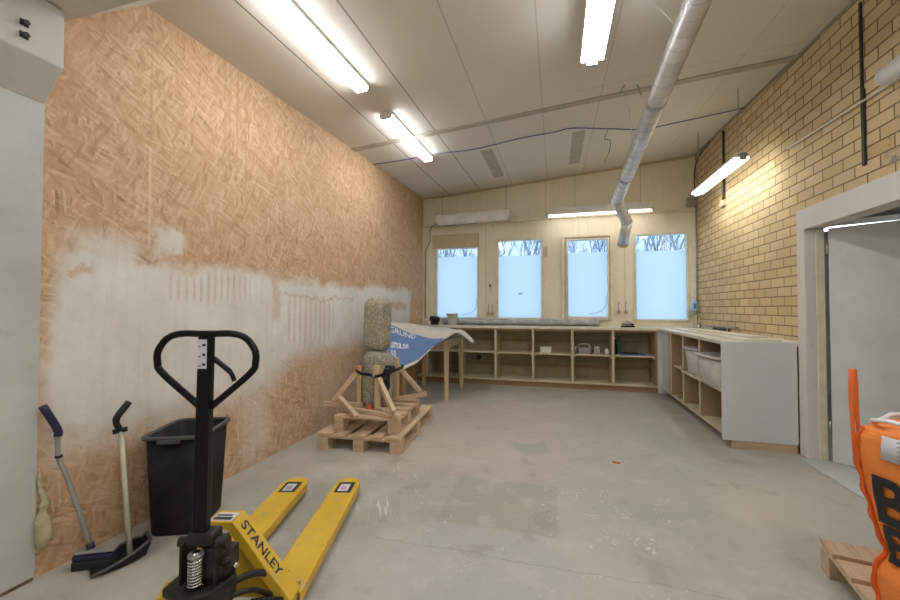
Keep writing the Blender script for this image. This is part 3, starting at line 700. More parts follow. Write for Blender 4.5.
# ------------------------------------------------------------------ built-in shelving and worktop
WT, WB = 0.99, 0.955         # worktop top and underside
CY = 6.50                    # front of the back run
t = thing('open_shelf_cabinet', 'long low open cabinet under the windows with one shelf in every bay', 'cabinet', (-0.4, 6.74, 0))
def B(a, b, name, m, root=t, bevel=0.002): return MB().box(a, b).build(name, m, root, world=True, bevel=bevel)
bx0, bx1 = -2.38, 1.50
B((bx0, CY, 0.085), (bx1, 6.96, 0.11), 'bottom_board', 'shelf')
B((bx0, 6.962, 0.085), (bx1, 6.98, WB - .001), 'back_panel', 'ply')
B((bx0, CY + 0.035, 0.0), (bx1 + .04, CY + 0.055, 0.084), 'plinth', 'plinth')
divs = [-2.20, -1.60, -0.975, -0.355, 0.267, 0.875]
for dx in divs: B((dx - 0.0175, CY - 0.004, 0.111), (dx + 0.0175, 6.961, WB - .001), 'divider', 'shelf')
B((1.475, CY, 0.111), (1.50, 6.961, WB - .001), 'side_panel', 'mdf')
B((bx0, CY - 0.002, WB - 0.03), (bx1, CY + 0.016, WB - 0.002), 'top_rail', 'mdf')
ed = divs + [1.475 + .0175]
for i in range(len(ed) - 1):
    a, b = ed[i] + 0.018, ed[i + 1] - 0.018
    if i == 0: pass
    B((a, CY + 0.02, 0.535), (b, 6.961, 0.555), 'shelf', 'shelf')
    B((a, 6.94, 0.28), (b, 6.961, 0.31), 'back_rail', 'mdf'); B((a, 6.94, 0.72), (b, 6.961, 0.75), 'back_rail', 'mdf')
    for sx in (a + .012, b - .012): B((sx - .012, CY + 0.025, 0.51), (sx + .012, CY + 0.06, 0.534), 'shelf_support', 'shelf', bevel=0)
# corner filler between the runs
solo('filler_board', MB().box((1.503, CY - 0.01, 0.0), (1.64, CY + .01, WB - .001)), 'panel', 'pale grey upright filler board in the inner corner of the two cabinet runs', 'panel', (1.57, CY, 0), bevel=.002)
solo('filler_board', MB().box((1.56, 6.19, 0.085), (1.585, CY - .012, WB - .001)), 'panel', 'narrow pale board at the corner end of the right hand cabinet', 'panel', (1.57, 6.2, .085))

t2 = thing('open_shelf_cabinet', 'low open cabinet along the brick wall ending in a large pale grey side panel', 'cabinet', (1.86, 5.1, 0))
FX = 1.55; ya, yb = 4.15, 6.12
def B2(a, b, name, m, bevel=0.002): return MB().box(a, b).build(name, m, t2, world=True, bevel=bevel)
B2((FX, ya + .022, 0.085), (2.185, yb, 0.11), 'bottom_board', 'shelf')
B2((2.165, ya + .022, 0.111), (2.185, yb, WB - .001), 'back_panel', 'mdf')
e = B2((1.50, ya, 0.075), (2.088, ya + 0.02, 0.985), 'side_panel', 'panel'); e['label'] = 'large pale grey laminate end panel'
B2((1.64, ya + 0.032, 0.0), (1.66, yb, 0.084), 'plinth', 'plinth'); B2((1.575, ya + 0.01, 0.0), (2.088, ya + 0.03, 0.074), 'plinth', 'pinex')
rd = [5.97, 5.45, 4.88]
for dy in rd:
    B2((FX + 0.003, dy - 0.016, 0.111), (2.164, dy + 0.016, WB - .001), 'divider', 'mdf'); B2((FX - 0.006, dy - 0.016, 0.111), (FX + 0.0025, dy + 0.016, WB - .001), 'edge_strip', 'shelf', 0)
B2((FX, yb - .02, 0.111), (2.164, yb, WB - .001), 'divider', 'shelf')
B2((FX - .01, ya + .021, 0.111), (FX + .02, ya + .036, WB - .001), 'divider', 'shelf')
re = [5.97, 5.45, 4.88, 4.19]
for i, z in ((0, 0.49), (1, 0.50), (2, 0.50)):
    B2((FX + (0.03 if i == 0 else -0.03), re[i + 1] + 0.017, z), (2.164, re[i] - 0.017, z + 0.02), 'shelf', 'shelf')

# L-shaped worktop, one continuous piece
mb = MB()
poly = [(LX + .004, CY - 0.03), (1.49, CY - 0.03), (1.52, CY - .06), (1.52, ya + 0.021), (2.09, ya + 0.021), (2.09, 4.15), (RX - .002, 4.15), (RX - .002, BY - .002), (LX + .004, BY - .002)]
mb.prism(poly, WB, WT, lambda a, b, h: (a, b, h))
solo('worktop', mb, 'top', 'cream laminate worktop running in an L along the windows and the brick wall', 'worktop', (0, 6.7, WB), bevel=0.003)

# things on the worktop
t = thing('bucket', 'white plastic bucket on the worktop below the leftmost window', 'bucket', (-1.80, 6.76, WT))
MB().lathe((0, 0, 0), [(0.085, 0), (0.10, 0.20), (0.108, 0.2), (0.108, 0.215), (0.098, 0.215), (0.082, 0.015)], 28).build('bucket_body', 'offwhite', t)
MB().tube([(0.104 * math.cos(a / 10 * math.pi), -0.03 - 0.102 * math.sin(a / 10 * math.pi), 0.205 - 0.03 * math.sin(a / 10 * math.pi)) for a in range(11)], 0.003, 6).build('handle', 'zinc', t)
pts = [(-2.02, 6.905, WT + .07)] + [(-1.8 + i * 0.28, 6.91 + 0.012 * math.sin(i * 1.9), WT + .064 + .008 * math.sin(i * 2.3)) for i in range(1, 10)]
solo('plastic_roll', MB().tube(catmull(pts, 5), [0.05 + 0.010 * math.sin(i * 0.9) for i in range(len(catmull(pts, 5)))], 12), 'tarp', 'long bunched roll of grey plastic sheet lying along the back of the worktop', 'plastic sheet', (-.4, 6.9, WT))
solo('cardboard_tube', MB().cyl((-2.20, 6.74, WT + .115), (-2.10, 6.86, WT + .10), 0.052, seg=20).box((-2.2, 6.73, WT + .001), (-2.1, 6.86, WT + .06)), 'blackp', 'round black object beside the white bucket at the left end of the worktop', 'black drum', (-2.15, 6.8, WT))
t = thing('sander', 'small dark hand tool with grey body on the worktop between third and fourth windows', 'power tool', (1.13, 6.75, WT))
MB().box((-0.1, -0.05, 0), (0.1, 0.05, 0.025)).build('sole_plate', 'blackp', t, bevel=.005)
MB().tube([(-0.09, 0, 0.06), (-0.02, 0, 0.07), (0.05, 0, 0.055)], [0.025, 0.036, 0.03], 14).build('tool_body', 'zinc', t)
MB().tube([(0.05, 0, 0.05), (0.09, 0, 0.04)], [0.02, 0.013], 10).build('nose', 'blackp', t)
mb = MB().cbox((1.83, 5.35, WT + .009), (0.30, 2.3, 0.014), R(1))
solo('plank', mb, 'top', 'long pale board lying along the worktop beside the brick wall', 'board', (1.80, 5.35, WT), bevel=.002)
solo('plank', MB().cbox((1.88, 5.2, WT + .0245), (0.18, 1.5, 0.014), R(3)), 'top', 'narrower board lying on top of the long pale board', 'board', (1.86, 5.0, WT + .021), bevel=.002)
t = thing('sink_tap', 'chrome tap and small steel basin at the far corner of the worktop', 'tap', (2.05, 6.55, WT))
MB().box((-0.12, -0.30, 0.0), (0.12, 0.35, 0.006)).build('basin_rim', 'steel', t, bevel=.003)
MB().tube(catmull([(0.07, 0.1, 0.0), (0.07, 0.1, 0.16), (0.02, 0.07, 0.22), (-0.06, 0.03, 0.20), (-0.08, 0.02, 0.16)], 5), 0.011, 10).build('spout', 'steel', t)
MB().cyl((0.07, 0.16, 0.0), (0.07, 0.16, 0.06), 0.02).build('tap_lever', 'steel', t)
t = thing('soap_bottle', 'pale blue soap bottle in a wire holder in the corner above the worktop', 'bottle', (2.11, 6.86, 1.25))
MB().lathe((0, 0, 0), [(0.045, 0.0), (0.052, 0.02), (0.052, 0.13), (0.02, 0.18), (0.018, 0.20)], 20).build('bottle_body', 'sky', t)
MB().cyl((0, 0, 0.201), (0, 0, 0.245), 0.022).build('cap', 'white', t)
MB().box((-0.02, -0.055, 0.04), (0.02, -0.049, 0.12)).build('bottle_label', 'blue', t)
MB().tube([(-0.07, -0.07, -0.012), (0.07, -0.07, -0.012), (0.07, 0.07, -0.012), (-0.07, 0.07, -0.012)], 0.005, 6, closed=True).build('wire_holder', 'zinc', t)
t = thing('wire_rack', 'small grey wire rack with tools at the back of the worktop by the brick wall', 'rack', (2.10, 5.85, WT))
MB().tube([(-0.05, -0.35, .07), (0.07, -0.35, .07), (0.07, 0.35, .07), (-0.05, 0.35, .07)], 0.006, 6, closed=True).tube([(-0.05, -0.35, .004), (-0.05, -0.35, .07)], .006, 6).tube([(-0.05, 0.35, .004), (-0.05, 0.35, .07)], .006, 6).tube([(0.07, 0.35, .004), (0.07, 0.35, .07)], .006, 6).tube([(0.07, -0.35, .004), (0.07, -0.35, .07)], .006, 6).build('rack_frame', 'zinc', t)
MB().cyl((0.0, -0.28, 0.03), (0.0, 0.2, 0.03), 0.018).build('tool_bar', 'blackc', t)

# things on the shelves of the back run
sh = 0.555
t = thing('storage_box', 'small white box on the shelf of the middle bay', 'box', (-0.155, 6.68, sh))
MB().box((-0.09, -0.06, 0), (0.09, 0.06, 0.08)).build('box_body', 'offwhite', t, bevel=.004)
MB().box((-0.095, -0.065, 0.081), (0.095, 0.065, 0.095)).build('lid', 'white', t, bevel=.003)
t = thing('tool_crate', 'grey tool crate with a curved handle on the shelf below the third window', 'crate', (0.46, 6.70, sh))
MB().cbox((0, 0, 0.05), (0.2, 0.16, 0.1), 0, 0.9).build('crate_body', 'zinc', t, bevel=.006)
MB().tube(catmull([(-0.09, 0, 0.1), (-0.06, 0, 0.15), (0.06, 0, 0.15), (0.09, 0, 0.1)], 5), 0.008, 8).build('handle', 'offwhite', t)
solo('tin', MB().lathe((0.315, 6.68, sh), [(0.045, 0), (0.045, 0.11), (0.04, 0.115), (0.01, 0.116)], 20), 'zinc', 'dull metal tin left of the curved handled tool crate', 'tin', (0.315, 6.68, sh))
solo('tin', MB().box((0.60, 6.62, sh), (0.70, 6.74, sh + 0.13)), 'steel', 'square grey tin right of the curved handled tool crate', 'tin', (0.65, 6.68, sh), bevel=.01)
solo('jar', MB().lathe((0.80, 6.62, sh), [(0.03, 0), (0.035, 0.02), (0.035, 0.07), (0.02, 0.08), (0.022, 0.095)], 16), 'offwhite', 'tiny pale jar at the right end of the shelf below the third window', 'jar', (0.80, 6.62, sh))
for i, (bx, by, h, m, lb) in enumerate(((0.93, 6.72, 0.24, 'blackp', 'dark bottle at the left side of the rightmost back bay'), (1.01, 6.84, 0.30, 'grn', 'taller green bottle behind the dark bottle in the rightmost back bay'))):
    t = thing('bottle', lb, 'bottle', (bx, by, sh), 0)
    MB().lathe((0, 0, 0), [(0.034, 0), (0.036, 0.02), (0.036, h * 0.6), (0.014, h * 0.75), (0.014, h)], 16).build('bottle_body', m, t)
    MB().cyl((0, 0, h + .001), (0, 0, h + .02), 0.016).build('cap', 'offwhite', t)
solo('folder', MB().cbox((1.18, 6.70, sh + .008), (0.34, 0.24, 0.014), R(8)), 'blue', 'flat blue plastic folder on the shelf of the rightmost back bay', 'folder', (1.18, 6.70, sh))
solo('folder', MB().cbox((1.16, 6.71, sh + .023), (0.22, 0.18, 0.012), R(-12)), 'navy', 'dark pad lying on the blue folder', 'pad', (1.16, 6.71, sh + .016))
solo('pipe_flange', MB().cyl((-1.35, 6.958, 0.40), (-1.35, 6.93, 0.40), 0.045), 'blackc', 'small dark round outlet on the back of a lower left bay', 'outlet', (-1.35, 6.94, 0.40))
# white tubs on the right run
def tub(label, c, w, d, h, rz, m='tub'):
    t = thing('plastic_tub', label, 'tub', c, rz)
    vs = []; n = 28
    def ring(k, z, inn=0):
        o = []
        for i in range(n):
            a = 2 * math.pi * i / n; ca, sa = math.cos(a), math.sin(a)
            r = (abs(ca) ** 5 + abs(sa) ** 5) ** (-1 / 5)
            o.append(((w / 2 * k - inn) * ca * r, (d / 2 * k - inn) * sa * r, z))
        return o
    rings = [ring(0.78, 0), ring(0.80, 0.01), ring(1.0, h), ring(1.0, h, .008), ring(0.80, 0.02, .008), ring(0.3, 0.015)]
    mb = MB(); mb.grid([r + [r[0]] for r in rings]); mb.add(rings[0], [tuple(range(n))[::-1]]); mb.add(rings[-1], [tuple(range(n))])
    mb.build('tub_body', m, t)
    rr = [ring(1.0, h - .012), ring(1.07, h - .02), ring(1.07, h - .004), ring(1.0, h + .003)]
    MB().grid([r + [r[0]] for r in rr]).build('rim', m, t, solid=.003)
    return t
tub('larger white plastic tub sticking out of the nearest bay of the right cabinet', (1.66, 4.52, 0.521), 0.40, 0.50, 0.30, R(4))
tub('smaller white tub behind the larger one on the right cabinet shelf', (1.68, 5.16, 0.521), 0.34, 0.36, 0.31, 0)
solo('brush', MB().cbox((1.74, 5.16, 0.87), (0.10, 0.22, 0.05), R(20)), 'creamd', 'tan brush head showing above the smaller white tub', 'brush', (1.74, 5.16, 0.845), bevel=.01)
t = thing('hand_tool', 'small metal tool lying at the bottom edge of the right cabinet near the corner', 'tool', (1.60, 5.62, 0.11))
MB().cbox((0, 0, 0.02), (0.06, 0.18, 0.04), R(10)).build('tool_body', 'steel', t, bevel=.006)
MB().cyl((0.02, 0.09, 0.03), (0.05, 0.24, 0.05), 0.013).build('tool_handle', 'blackc', t)

# ------------------------------------------------------------------ table with banner
TZ = 0.86
t = thing('work_table', 'plain wooden table with square legs under the blue and white banner', 'table', (-1.80, 5.68, 0))
for (x, y) in ((-1.475, 5.22), (-1.475, 6.12), (-2.12, 5.22), (-2.12, 6.12)):
    MB().box((x - .027, y - .027, 0), (x + .027, y + .027, TZ - .03)).build('leg', 'pinez', t, world=True, bevel=.003)
B((-2.09, 5.205, TZ - .13), (-1.505, 5.235, TZ - .03), 'apron', 'pinex', t); B((-2.09, 6.105, TZ - .13), (-1.505, 6.135, TZ - .03), 'apron', 'pinex', t)
B((-1.49, 5.25, TZ - .12), (-1.46, 6.09, TZ - .03), 'apron', 'bannerw', t); B((-2.135, 5.25, TZ - .12), (-2.105, 6.09, TZ - .03), 'apron', 'pine', t)
B((-2.18, 5.16, TZ - .029), (-1.42, 6.18, TZ), 'tabletop', 'boardg', t, bevel=.003)

# banner cloth draped over the table and hanging toward the stone pillar
bn = [[(-2.235, 4.500, 1.153), (-2.266, 5.100, 1.107), (-2.118, 5.550, 1.055), (-1.925, 5.950, 1.000), (-1.669, 6.120, 0.963), (-1.449, 6.120, 0.925), (-1.242, 6.000, 0.793)],
      [(-2.210, 4.450, 1.123), (-2.200, 4.950, 1.057), (-1.961, 5.100, 0.948), (-1.715, 5.120, 0.881), (-1.434, 5.100, 0.895), (-1.289, 5.200, 0.953), (-1.118, 5.400, 0.801)],
      [(-2.082, 4.250, 0.530), (-1.844, 4.300, 0.533), (-1.703, 4.500, 0.593), (-1.618, 4.750, 0.703), (-1.532, 5.000, 0.826), (-1.311, 5.120, 0.967), (-1.126, 5.300, 0.823)]]
NU = 8
br = [catmull(r, NU) for r in bn]
def cloth(u, v):        # u 0..1 along, v 0..2 across (0-1 white, 1-2 blue)
    x = u * (len(br[0]) - 1); i = min(int(x), len(br[0]) - 2); f = x - i
    a, b, c = (r[i].lerp(r[i + 1], f) for r in br)
    if v <= 1:
        p = a.lerp(b, v); p.z += 0.02 * math.sin(math.pi * v) * (1 if p.x > -1.45 else 0.6)
    else:
        w = v - 1; p = b.lerp(c, w); p.z -= 0.05 * math.sin(math.pi * w) * max(0, 1 - u * 1.3); p.y -= 0.03 * math.sin(math.pi * w)
    p.z += 0.006 * math.sin(u * 23 + v * 4)
    return p
rows = [[cloth(j / 48, v / 12) for j in range(49)] for v in range(25)]
bt = thing('banner', 'blue and white printed banner draped over the wooden table, hanging toward the stone pillar', 'banner', (-1.80, 5.2, TZ))
MB().grid(rows, fn=lambda i, j: 0 if (i >= 12 and i < 23 and j < 35 + (i - 12) * 0.0 - max(0, (i - 18)) * 0.5) else 1).build('cloth', ['bannerb', 'bannerw'], bt, world=True, solid=0.004, fixn=False)
def cloth_text(body, u0, u1, v0, v1, size_ratio, name='lettering'):
    vs, fs = text_mb(body, 1.0, 0.012)
    xm = max(v.x for v in vs); ym = max(v.y for v in vs)
    o = []
    for v in vs:
        u = u0 + (u1 - u0) * v.x / xm; w = v1 + (v0 - v1) * v.y / ym
        p = cloth(u, 1 + w); q = cloth(u + 0.01, 1 + w); r_ = cloth(u, 1 + w + 0.02)
        n = (q - p).cross(r_ - p).normalized()
        if n.dot(Vector((0, 0, 1.3)) - p) < 0: n = -n
        o.append(p + n * 0.007)
    MB().add(o, fs).build(name, 'print', bt, world=True)
cloth_text('GRUND', 0.15, 0.375, 0.03, 0.15, 1)
cloth_text('uma.se', 0.15, 0.31, 0.33, 0.45, 1)
cloth_text('50', 0.15, 0.195, 0.50, 0.64, 1)

# ------------------------------------------------------------------ pallets
def pallet(name, label, loc, rz, W, L, n, bw=0.10, nb=3, group=None, wood='pine', woodx='pinex'):
    t = thing(name, label, 'pallet', loc, rz, group)
    step = (W - bw) / (n - 1)
    for i in range(n):
        w = bw * (1.3 if i in (0, n - 1, n // 2) and n == 5 else 1.0)
        x = -W / 2 + w / 2 if i == 0 else (W / 2 - w / 2 if i == n - 1 else -W / 2 + bw / 2 + i * step)
        MB().box((x - w / 2, -L / 2, 0.122), (x + w / 2, L / 2, 0.144)).build('deck_board', wood, t, bevel=.002)
    for y in (-L / 2 + 0.06, 0, L / 2 - 0.06):
        MB().box((-W / 2, y - .055, 0.100), (W / 2, y + .055, 0.1215)).build('stringer_board', woodx, t, bevel=.002)
        for x in (-W / 2 + .05, 0, W / 2 - .05):
            MB().box((x - .05, y - .06, 0.0225), (x + .05, y + .06, 0.0995)).build('block', 'pinex', t, bevel=.002)
    for x in (-W / 2 + .05, 0, W / 2 - .05):
        MB().box((x - .05, -L / 2, 0.0), (x + .05, L / 2, 0.022)).build('base_board', wood, t, bevel=.002)
    return t
pallet('pallet', 'full size wooden pallet on the floor carrying the smaller pallet and stone pillar', (-1.77, 3.77, 0), R(4), 0.80, 1.2, 5)
sp = thing('pallet', 'smaller wooden pallet stacked on the floor pallet directly under the stone pillar', 'pallet', (-1.735, 3.64, 0.1445), R(5))
for y in (-.345, -.17, 0.0, .17, .345): MB().box((-.315, y - .045, .122), (.315, y + .045, .144)).build('deck_board', 'pinex', sp, bevel=.002)
for x in (-.265, .265):
    MB().box((x - .045, -.39, .100), (x + .045, .39, .1215)).build('stringer_board', 'pine', sp, bevel=.002)
    for y in (-.33, 0, .33): MB().box((x - .048, y - .055, .0), (x + .048, y + .055, .0995)).build('block', 'pinex', sp, bevel=.002)
def stone(name, label, loc, w, d, h, mat, seed, rz):
    n = 14; bm = bmesh.new()
    bmesh.ops.create_cube(bm, size=1.0); bmesh.ops.subdivide_edges(bm, edges=bm.edges, cuts=n, use_grid_fill=True)
    for v in bm.verts:
        p = v.co * 2
        e = 5
        r = (abs(p.x) ** e + abs(p.y) ** e + abs(p.z) ** (e * 1.6)) ** (1 / e)
        m = max(abs(p.x), abs(p.y), abs(p.z)); p = p * (m / r)
        nz = noise.noise(p * 1.3 + Vector((seed, 0, 0))) * 0.10 + noise.noise(p * 4 + Vector((seed, 3, 0))) * 0.035
        p *= 1 + nz
        if p.z < -0.93: p.z = -0.93
        v.co = Vector((p.x * w / 2, p.y * d / 2, (p.z + 0.93) / 1.93 * h))
    me = bpy.data.meshes.new(name); bm.to_mesh(me); bm.free()
    for p in me.polygons: p.use_smooth = True
    me.materials.append(M[mat]); o = bpy.data.objects.new(name, me); col.objects.link(o)
    o.location = loc; o.rotation_euler = (0, 0, rz); return o
ZP = 0.289
s1 = stone('stone_block', '', (-1.785, 3.70, ZP), 0.285, 0.25, 0.565, 'stone1', 1.0, R(6)); tag(s1, 'lower rough granite block standing on the pallets held by wooden braces', 'stone')
s2 = stone('stone_block', '', (-1.80, 3.71, ZP + 0.575), 0.235, 0.235, 0.545, 'stone2', 5.0, R(-4)); tag(s2, 'upper rounded granite block balanced on the lower one', 'stone')
def brace(label, post, pz, foot_a, foot_b, sa, sb, w=0.045):
    t = thing('wooden_brace', label, 'brace', (post[0], post[1], ZP))
    x, y = post
    MB().box((x - w / 2, y - w / 2, ZP), (x + w / 2, y + w / 2, pz)).build('post', 'pinez', t, world=True, bevel=.002)
    MB().bar(foot_a, foot_b, 0.045, 0.042).build('foot', 'pine', t, world=True, bevel=.002)
    MB().bar(sa, sb, 0.04, 0.045).build('strut', 'pine', t, world=True, bevel=.002)
    return t
brace('wooden brace on the left of the stone pillar, its foot sticking out toward the wall', (-1.955, 3.62), 0.70, (-2.26, 3.44, 0.335), (-1.90, 3.58, 0.312), (-1.955, 3.60, 0.66), (-2.17, 3.47, 0.37))
bb = brace('wooden brace in front of the stone pillar with a diagonal strut toward the camera', (-1.685, 3.475), 0.735, (-1.70, 3.48, 0.312), (-1.34, 3.21, 0.325), (-1.655, 3.44, 0.61), (-1.41, 3.24, 0.36), 0.048)
MB().bar((-1.71, 3.43, .655), (-1.61, 3.60, .675), 0.035, 0.045).build('crossbar', 'pine', bb, world=True, bevel=.002)
brace('wooden brace behind the stone pillar, its foot pointing toward the room', (-1.665, 3.90), 0.765, (-1.67, 3.88, 0.312), (-1.34, 3.95, 0.38), (-1.66, 3.885, 0.69), (-1.40, 3.93, 0.40))
solo('wooden_batten', MB().bar((-2.10, 3.47, 0.40), (-1.73, 3.155, 0.318), 0.045, 0.03), 'pine', 'loose pine batten leaning across the front left corner of the small pallet', 'batten', (-1.9, 3.3, ZP), bevel=.002)
solo('wooden_batten', MB().bar((-2.02, 3.42, ZP + .02), (-1.45, 3.30, ZP + .02), 0.05, 0.035), 'pinex', 'flat batten lying across the front edge of the small pallet', 'batten', (-1.8, 3.36, ZP), bevel=.002)
solo('wedge', MB().cbox((-1.80, 3.53, ZP + .02), (0.05, 0.06, 0.04), R(20), 1.2), 'oplastic', 'orange plastic wedge at the foot of the stone pillar', 'wedge', (-1.76, 3.49, ZP), bevel=.006)
t = thing('ratchet_strap', 'black ratchet strap tied around the stone pillar and the brace posts', 'strap', (-1.77, 3.70, 0.66))
loop = [(-1.99, 3.58, .70), (-1.90, 3.535, .675), (-1.78, 3.525, .665), (-1.70, 3.435, .67), (-1.645, 3.43, .68), (-1.60, 3.62, .69), (-1.59, 3.9, .70), (-1.65, 3.95, .70), (-1.80, 3.90, .69), (-1.97, 3.75, .69)]
loop = [(x, y, z - .035) for x, y, z in loop]
cl = catmull(loop + [loop[0]], 6)[:-1]
MB().grid([[p + Vector((0, 0, dz)) for p in cl + [cl[0]]] for dz in (-0.014, 0.014)]).build('webbing', 'blackp', t, world=True, solid=0.006)
MB().bar((-1.61, 3.49, .61), (-1.60, 3.56, .72), 0.06, 0.05).bar((-1.60, 3.47, .67), (-1.57, 3.60, .69), 0.05, 0.06).build('ratchet', 'blackp', t, world=True, bevel=.006)
MB().tube([(-1.60, 3.48, .64), (-1.60, 3.47, .56), (-1.61, 3.47, .47), (-1.60, 3.46, .44)], [0.022, 0.02, 0.014, 0.008], 8).tube([(-1.58, 3.50, .64), (-1.575, 3.49, .54), (-1.58, 3.49, .50)], [0.016, 0.014, 0.01], 8).build('strap_tail', 'blackp', t, world=True)
MB().cyl((-1.985, 3.60, .60), (-1.975, 3.58, .70), 0.016).build('orange_tag', 'oplastic', t, world=True)

# ------------------------------------------------------------------ black rubbish tub
t = thing('waste_bin', 'tall black plastic bin standing against the particle board wall', 'bin', (-2.18, 1.885, 0), R(22))
def rrect(w, d, r, z, n=5):
    o = []
    for cx_, cy_, a0 in ((w / 2 - r, d / 2 - r, 0), (-w / 2 + r, d / 2 - r, 90), (-w / 2 + r, -d / 2 + r, 180), (w / 2 - r, -d / 2 + r, 270)):
        for k in range(n + 1):
            a = R(a0 + 90 * k / n); o.append((cx_ + r * math.cos(a), cy_ + r * math.sin(a), z))
    return o
def closed(r): return r + [r[0]]
H_ = 0.57; bw_, bd_ = 0.32, 0.395
rs = [rrect(bw_ * .80, bd_ * .84, .05, 0), rrect(bw_ * .82, bd_ * .86, .05, .012), rrect(bw_ * .97, bd_ * .97, .055, H_ - .01), rrect(bw_ * .95, bd_ * .95, .05, H_ - .01), rrect(bw_ * .80, bd_ * .84, .045, .02)]
mb = MB().grid([closed(r) for r in rs]); mb.add(rs[0], [tuple(range(24))[::-1]]); mb.add(rs[-1], [tuple(range(24))])
mb.build('bin_body', 'bin', t)
rr = [rrect(bw_ * .96, bd_ * .96, .055, H_ - .02), rrect(bw_ * 1.08, bd_ * 1.06, .065, H_ - .018), rrect(bw_ * 1.08, bd_ * 1.06, .065, H_ - .002), rrect(bw_ * .96, bd_ * .96, .05, H_)]
MB().grid([closed(r) for r in rr + [rr[0]]]).build('rim', 'rim', t)
for s in (-1, 1): MB().box((-0.06, s * bd_ * .53 - .012, H_ - .035), (0.06, s * bd_ * .53 + .012, H_ - .012)).build('handle', 'rim', t, bevel=.004)

# ------------------------------------------------------------------ brooms
t = thing('broom', 'push broom with navy grip leaning against the corner of the grey wall', 'broom', (-2.24, 1.46, 0))
A_, B_ = Vector((-2.325, 1.395, .055)), Vector((-2.165, 1.475, .055))
MB().bar(A_ + Vector((0, 0, .022)), B_ + Vector((0, 0, .022)), 0.05, 0.014).build('broom_head', 'alu', t, world=True, bevel=.005)
MB().bar(A_ + Vector((0, 0, .0)), B_ + Vector((0, 0, .0)), 0.062, 0.022).build('head_base', 'navy', t, world=True, bevel=.003)
MB().bar(A_ + Vector((0, 0, -.036)), B_ + Vector((0, 0, -.036)), 0.075, 0.046).build('bristles', 'bristle', t, world=True, bevel=.006)
p0, p1, p2, p3, p4 = Vector((-2.275, 1.43, .08)), Vector((-2.345, 1.375, .42)), Vector((-2.375, 1.345, .56)), Vector((-2.38, 1.34, .70)), Vector((-2.385, 1.285, .825))
MB().cyl(p0, p0 + (p1 - p0) * 0.08, 0.017).build('socket', 'navy', t, world=True)
MB().tube(catmull([p0, p1, p2, p3], 5), 0.0105, 12).build('pole', 'alu', t, world=True)
MB().cyl(p2, p2.lerp(p3, 0.08), 0.015).build('clamp_ring', 'blackp', t, world=True)
MB().tube(catmull([p2.lerp(p3, 0.75), p3, p4], 5), 0.0165, 12).build('grip', 'navy', t, world=True)
t = thing('dustpan', 'long handled black dustpan with pale pole beside the broom', 'dustpan', (-2.15, 1.60, 0))
pa, pb = Vector((-2.215, 1.385, 0)), Vector((-2.12, 1.575, 0))
ax = (pb - pa).normalized(); sd = Vector((ax.y, -ax.x, 0))
rows = []
for k in range(9):
    f = k / 8; c = pa.lerp(pb, f); wd = (0.07, .08, .085, .085, .085, .08, .075, .065, .05)[k]
    wall = 0.012 + 0.055 * f
    r_ = [c - sd * wd + Vector((0, 0, wall)), c - sd * wd * .93 + Vector((0, 0, .010)), c + Vector((0, 0, .008)), c + sd * wd * .93 + Vector((0, 0, .010)), c + sd * wd + Vector((0, 0, wall))]
    rows.append(r_)
rows.append([p + Vector((0, 0, .05 if i in (1, 2, 3) else .01)) + ax * 0.02 for i, p in enumerate(rows[-1])])
MB().grid(rows, smooth=False).build('pan', 'blackp', t, world=True, solid=0.006)
e1 = [r[0] for r in rows]; e2 = [r[4] for r in rows]
MB().tube(e1 + e2[::-1], 0.008, 8).build('pan_edge', 'rim', t, world=True)
q0, q1, q2 = Vector((-2.125, 1.51, .03)), Vector((-2.30, 1.575, .635)), Vector((-2.305, 1.555, .695))
MB().tube([q0, q1], 0.012, 12).build('pole', 'bone', t, world=True)
MB().cyl(q1 + Vector((-.02, -.025, -.01)), q1 + Vector((.02, .02, 0.0)), 0.014).build('clip', 'blackp', t, world=True)
MB().tube(catmull([q1 + Vector((0, 0, -.01)), q2, q2 + Vector((0.005, .06, .08))], 5), [0.015] * 5 + [.017] * 6, 12).build('grip', 'blackp', t, world=True)

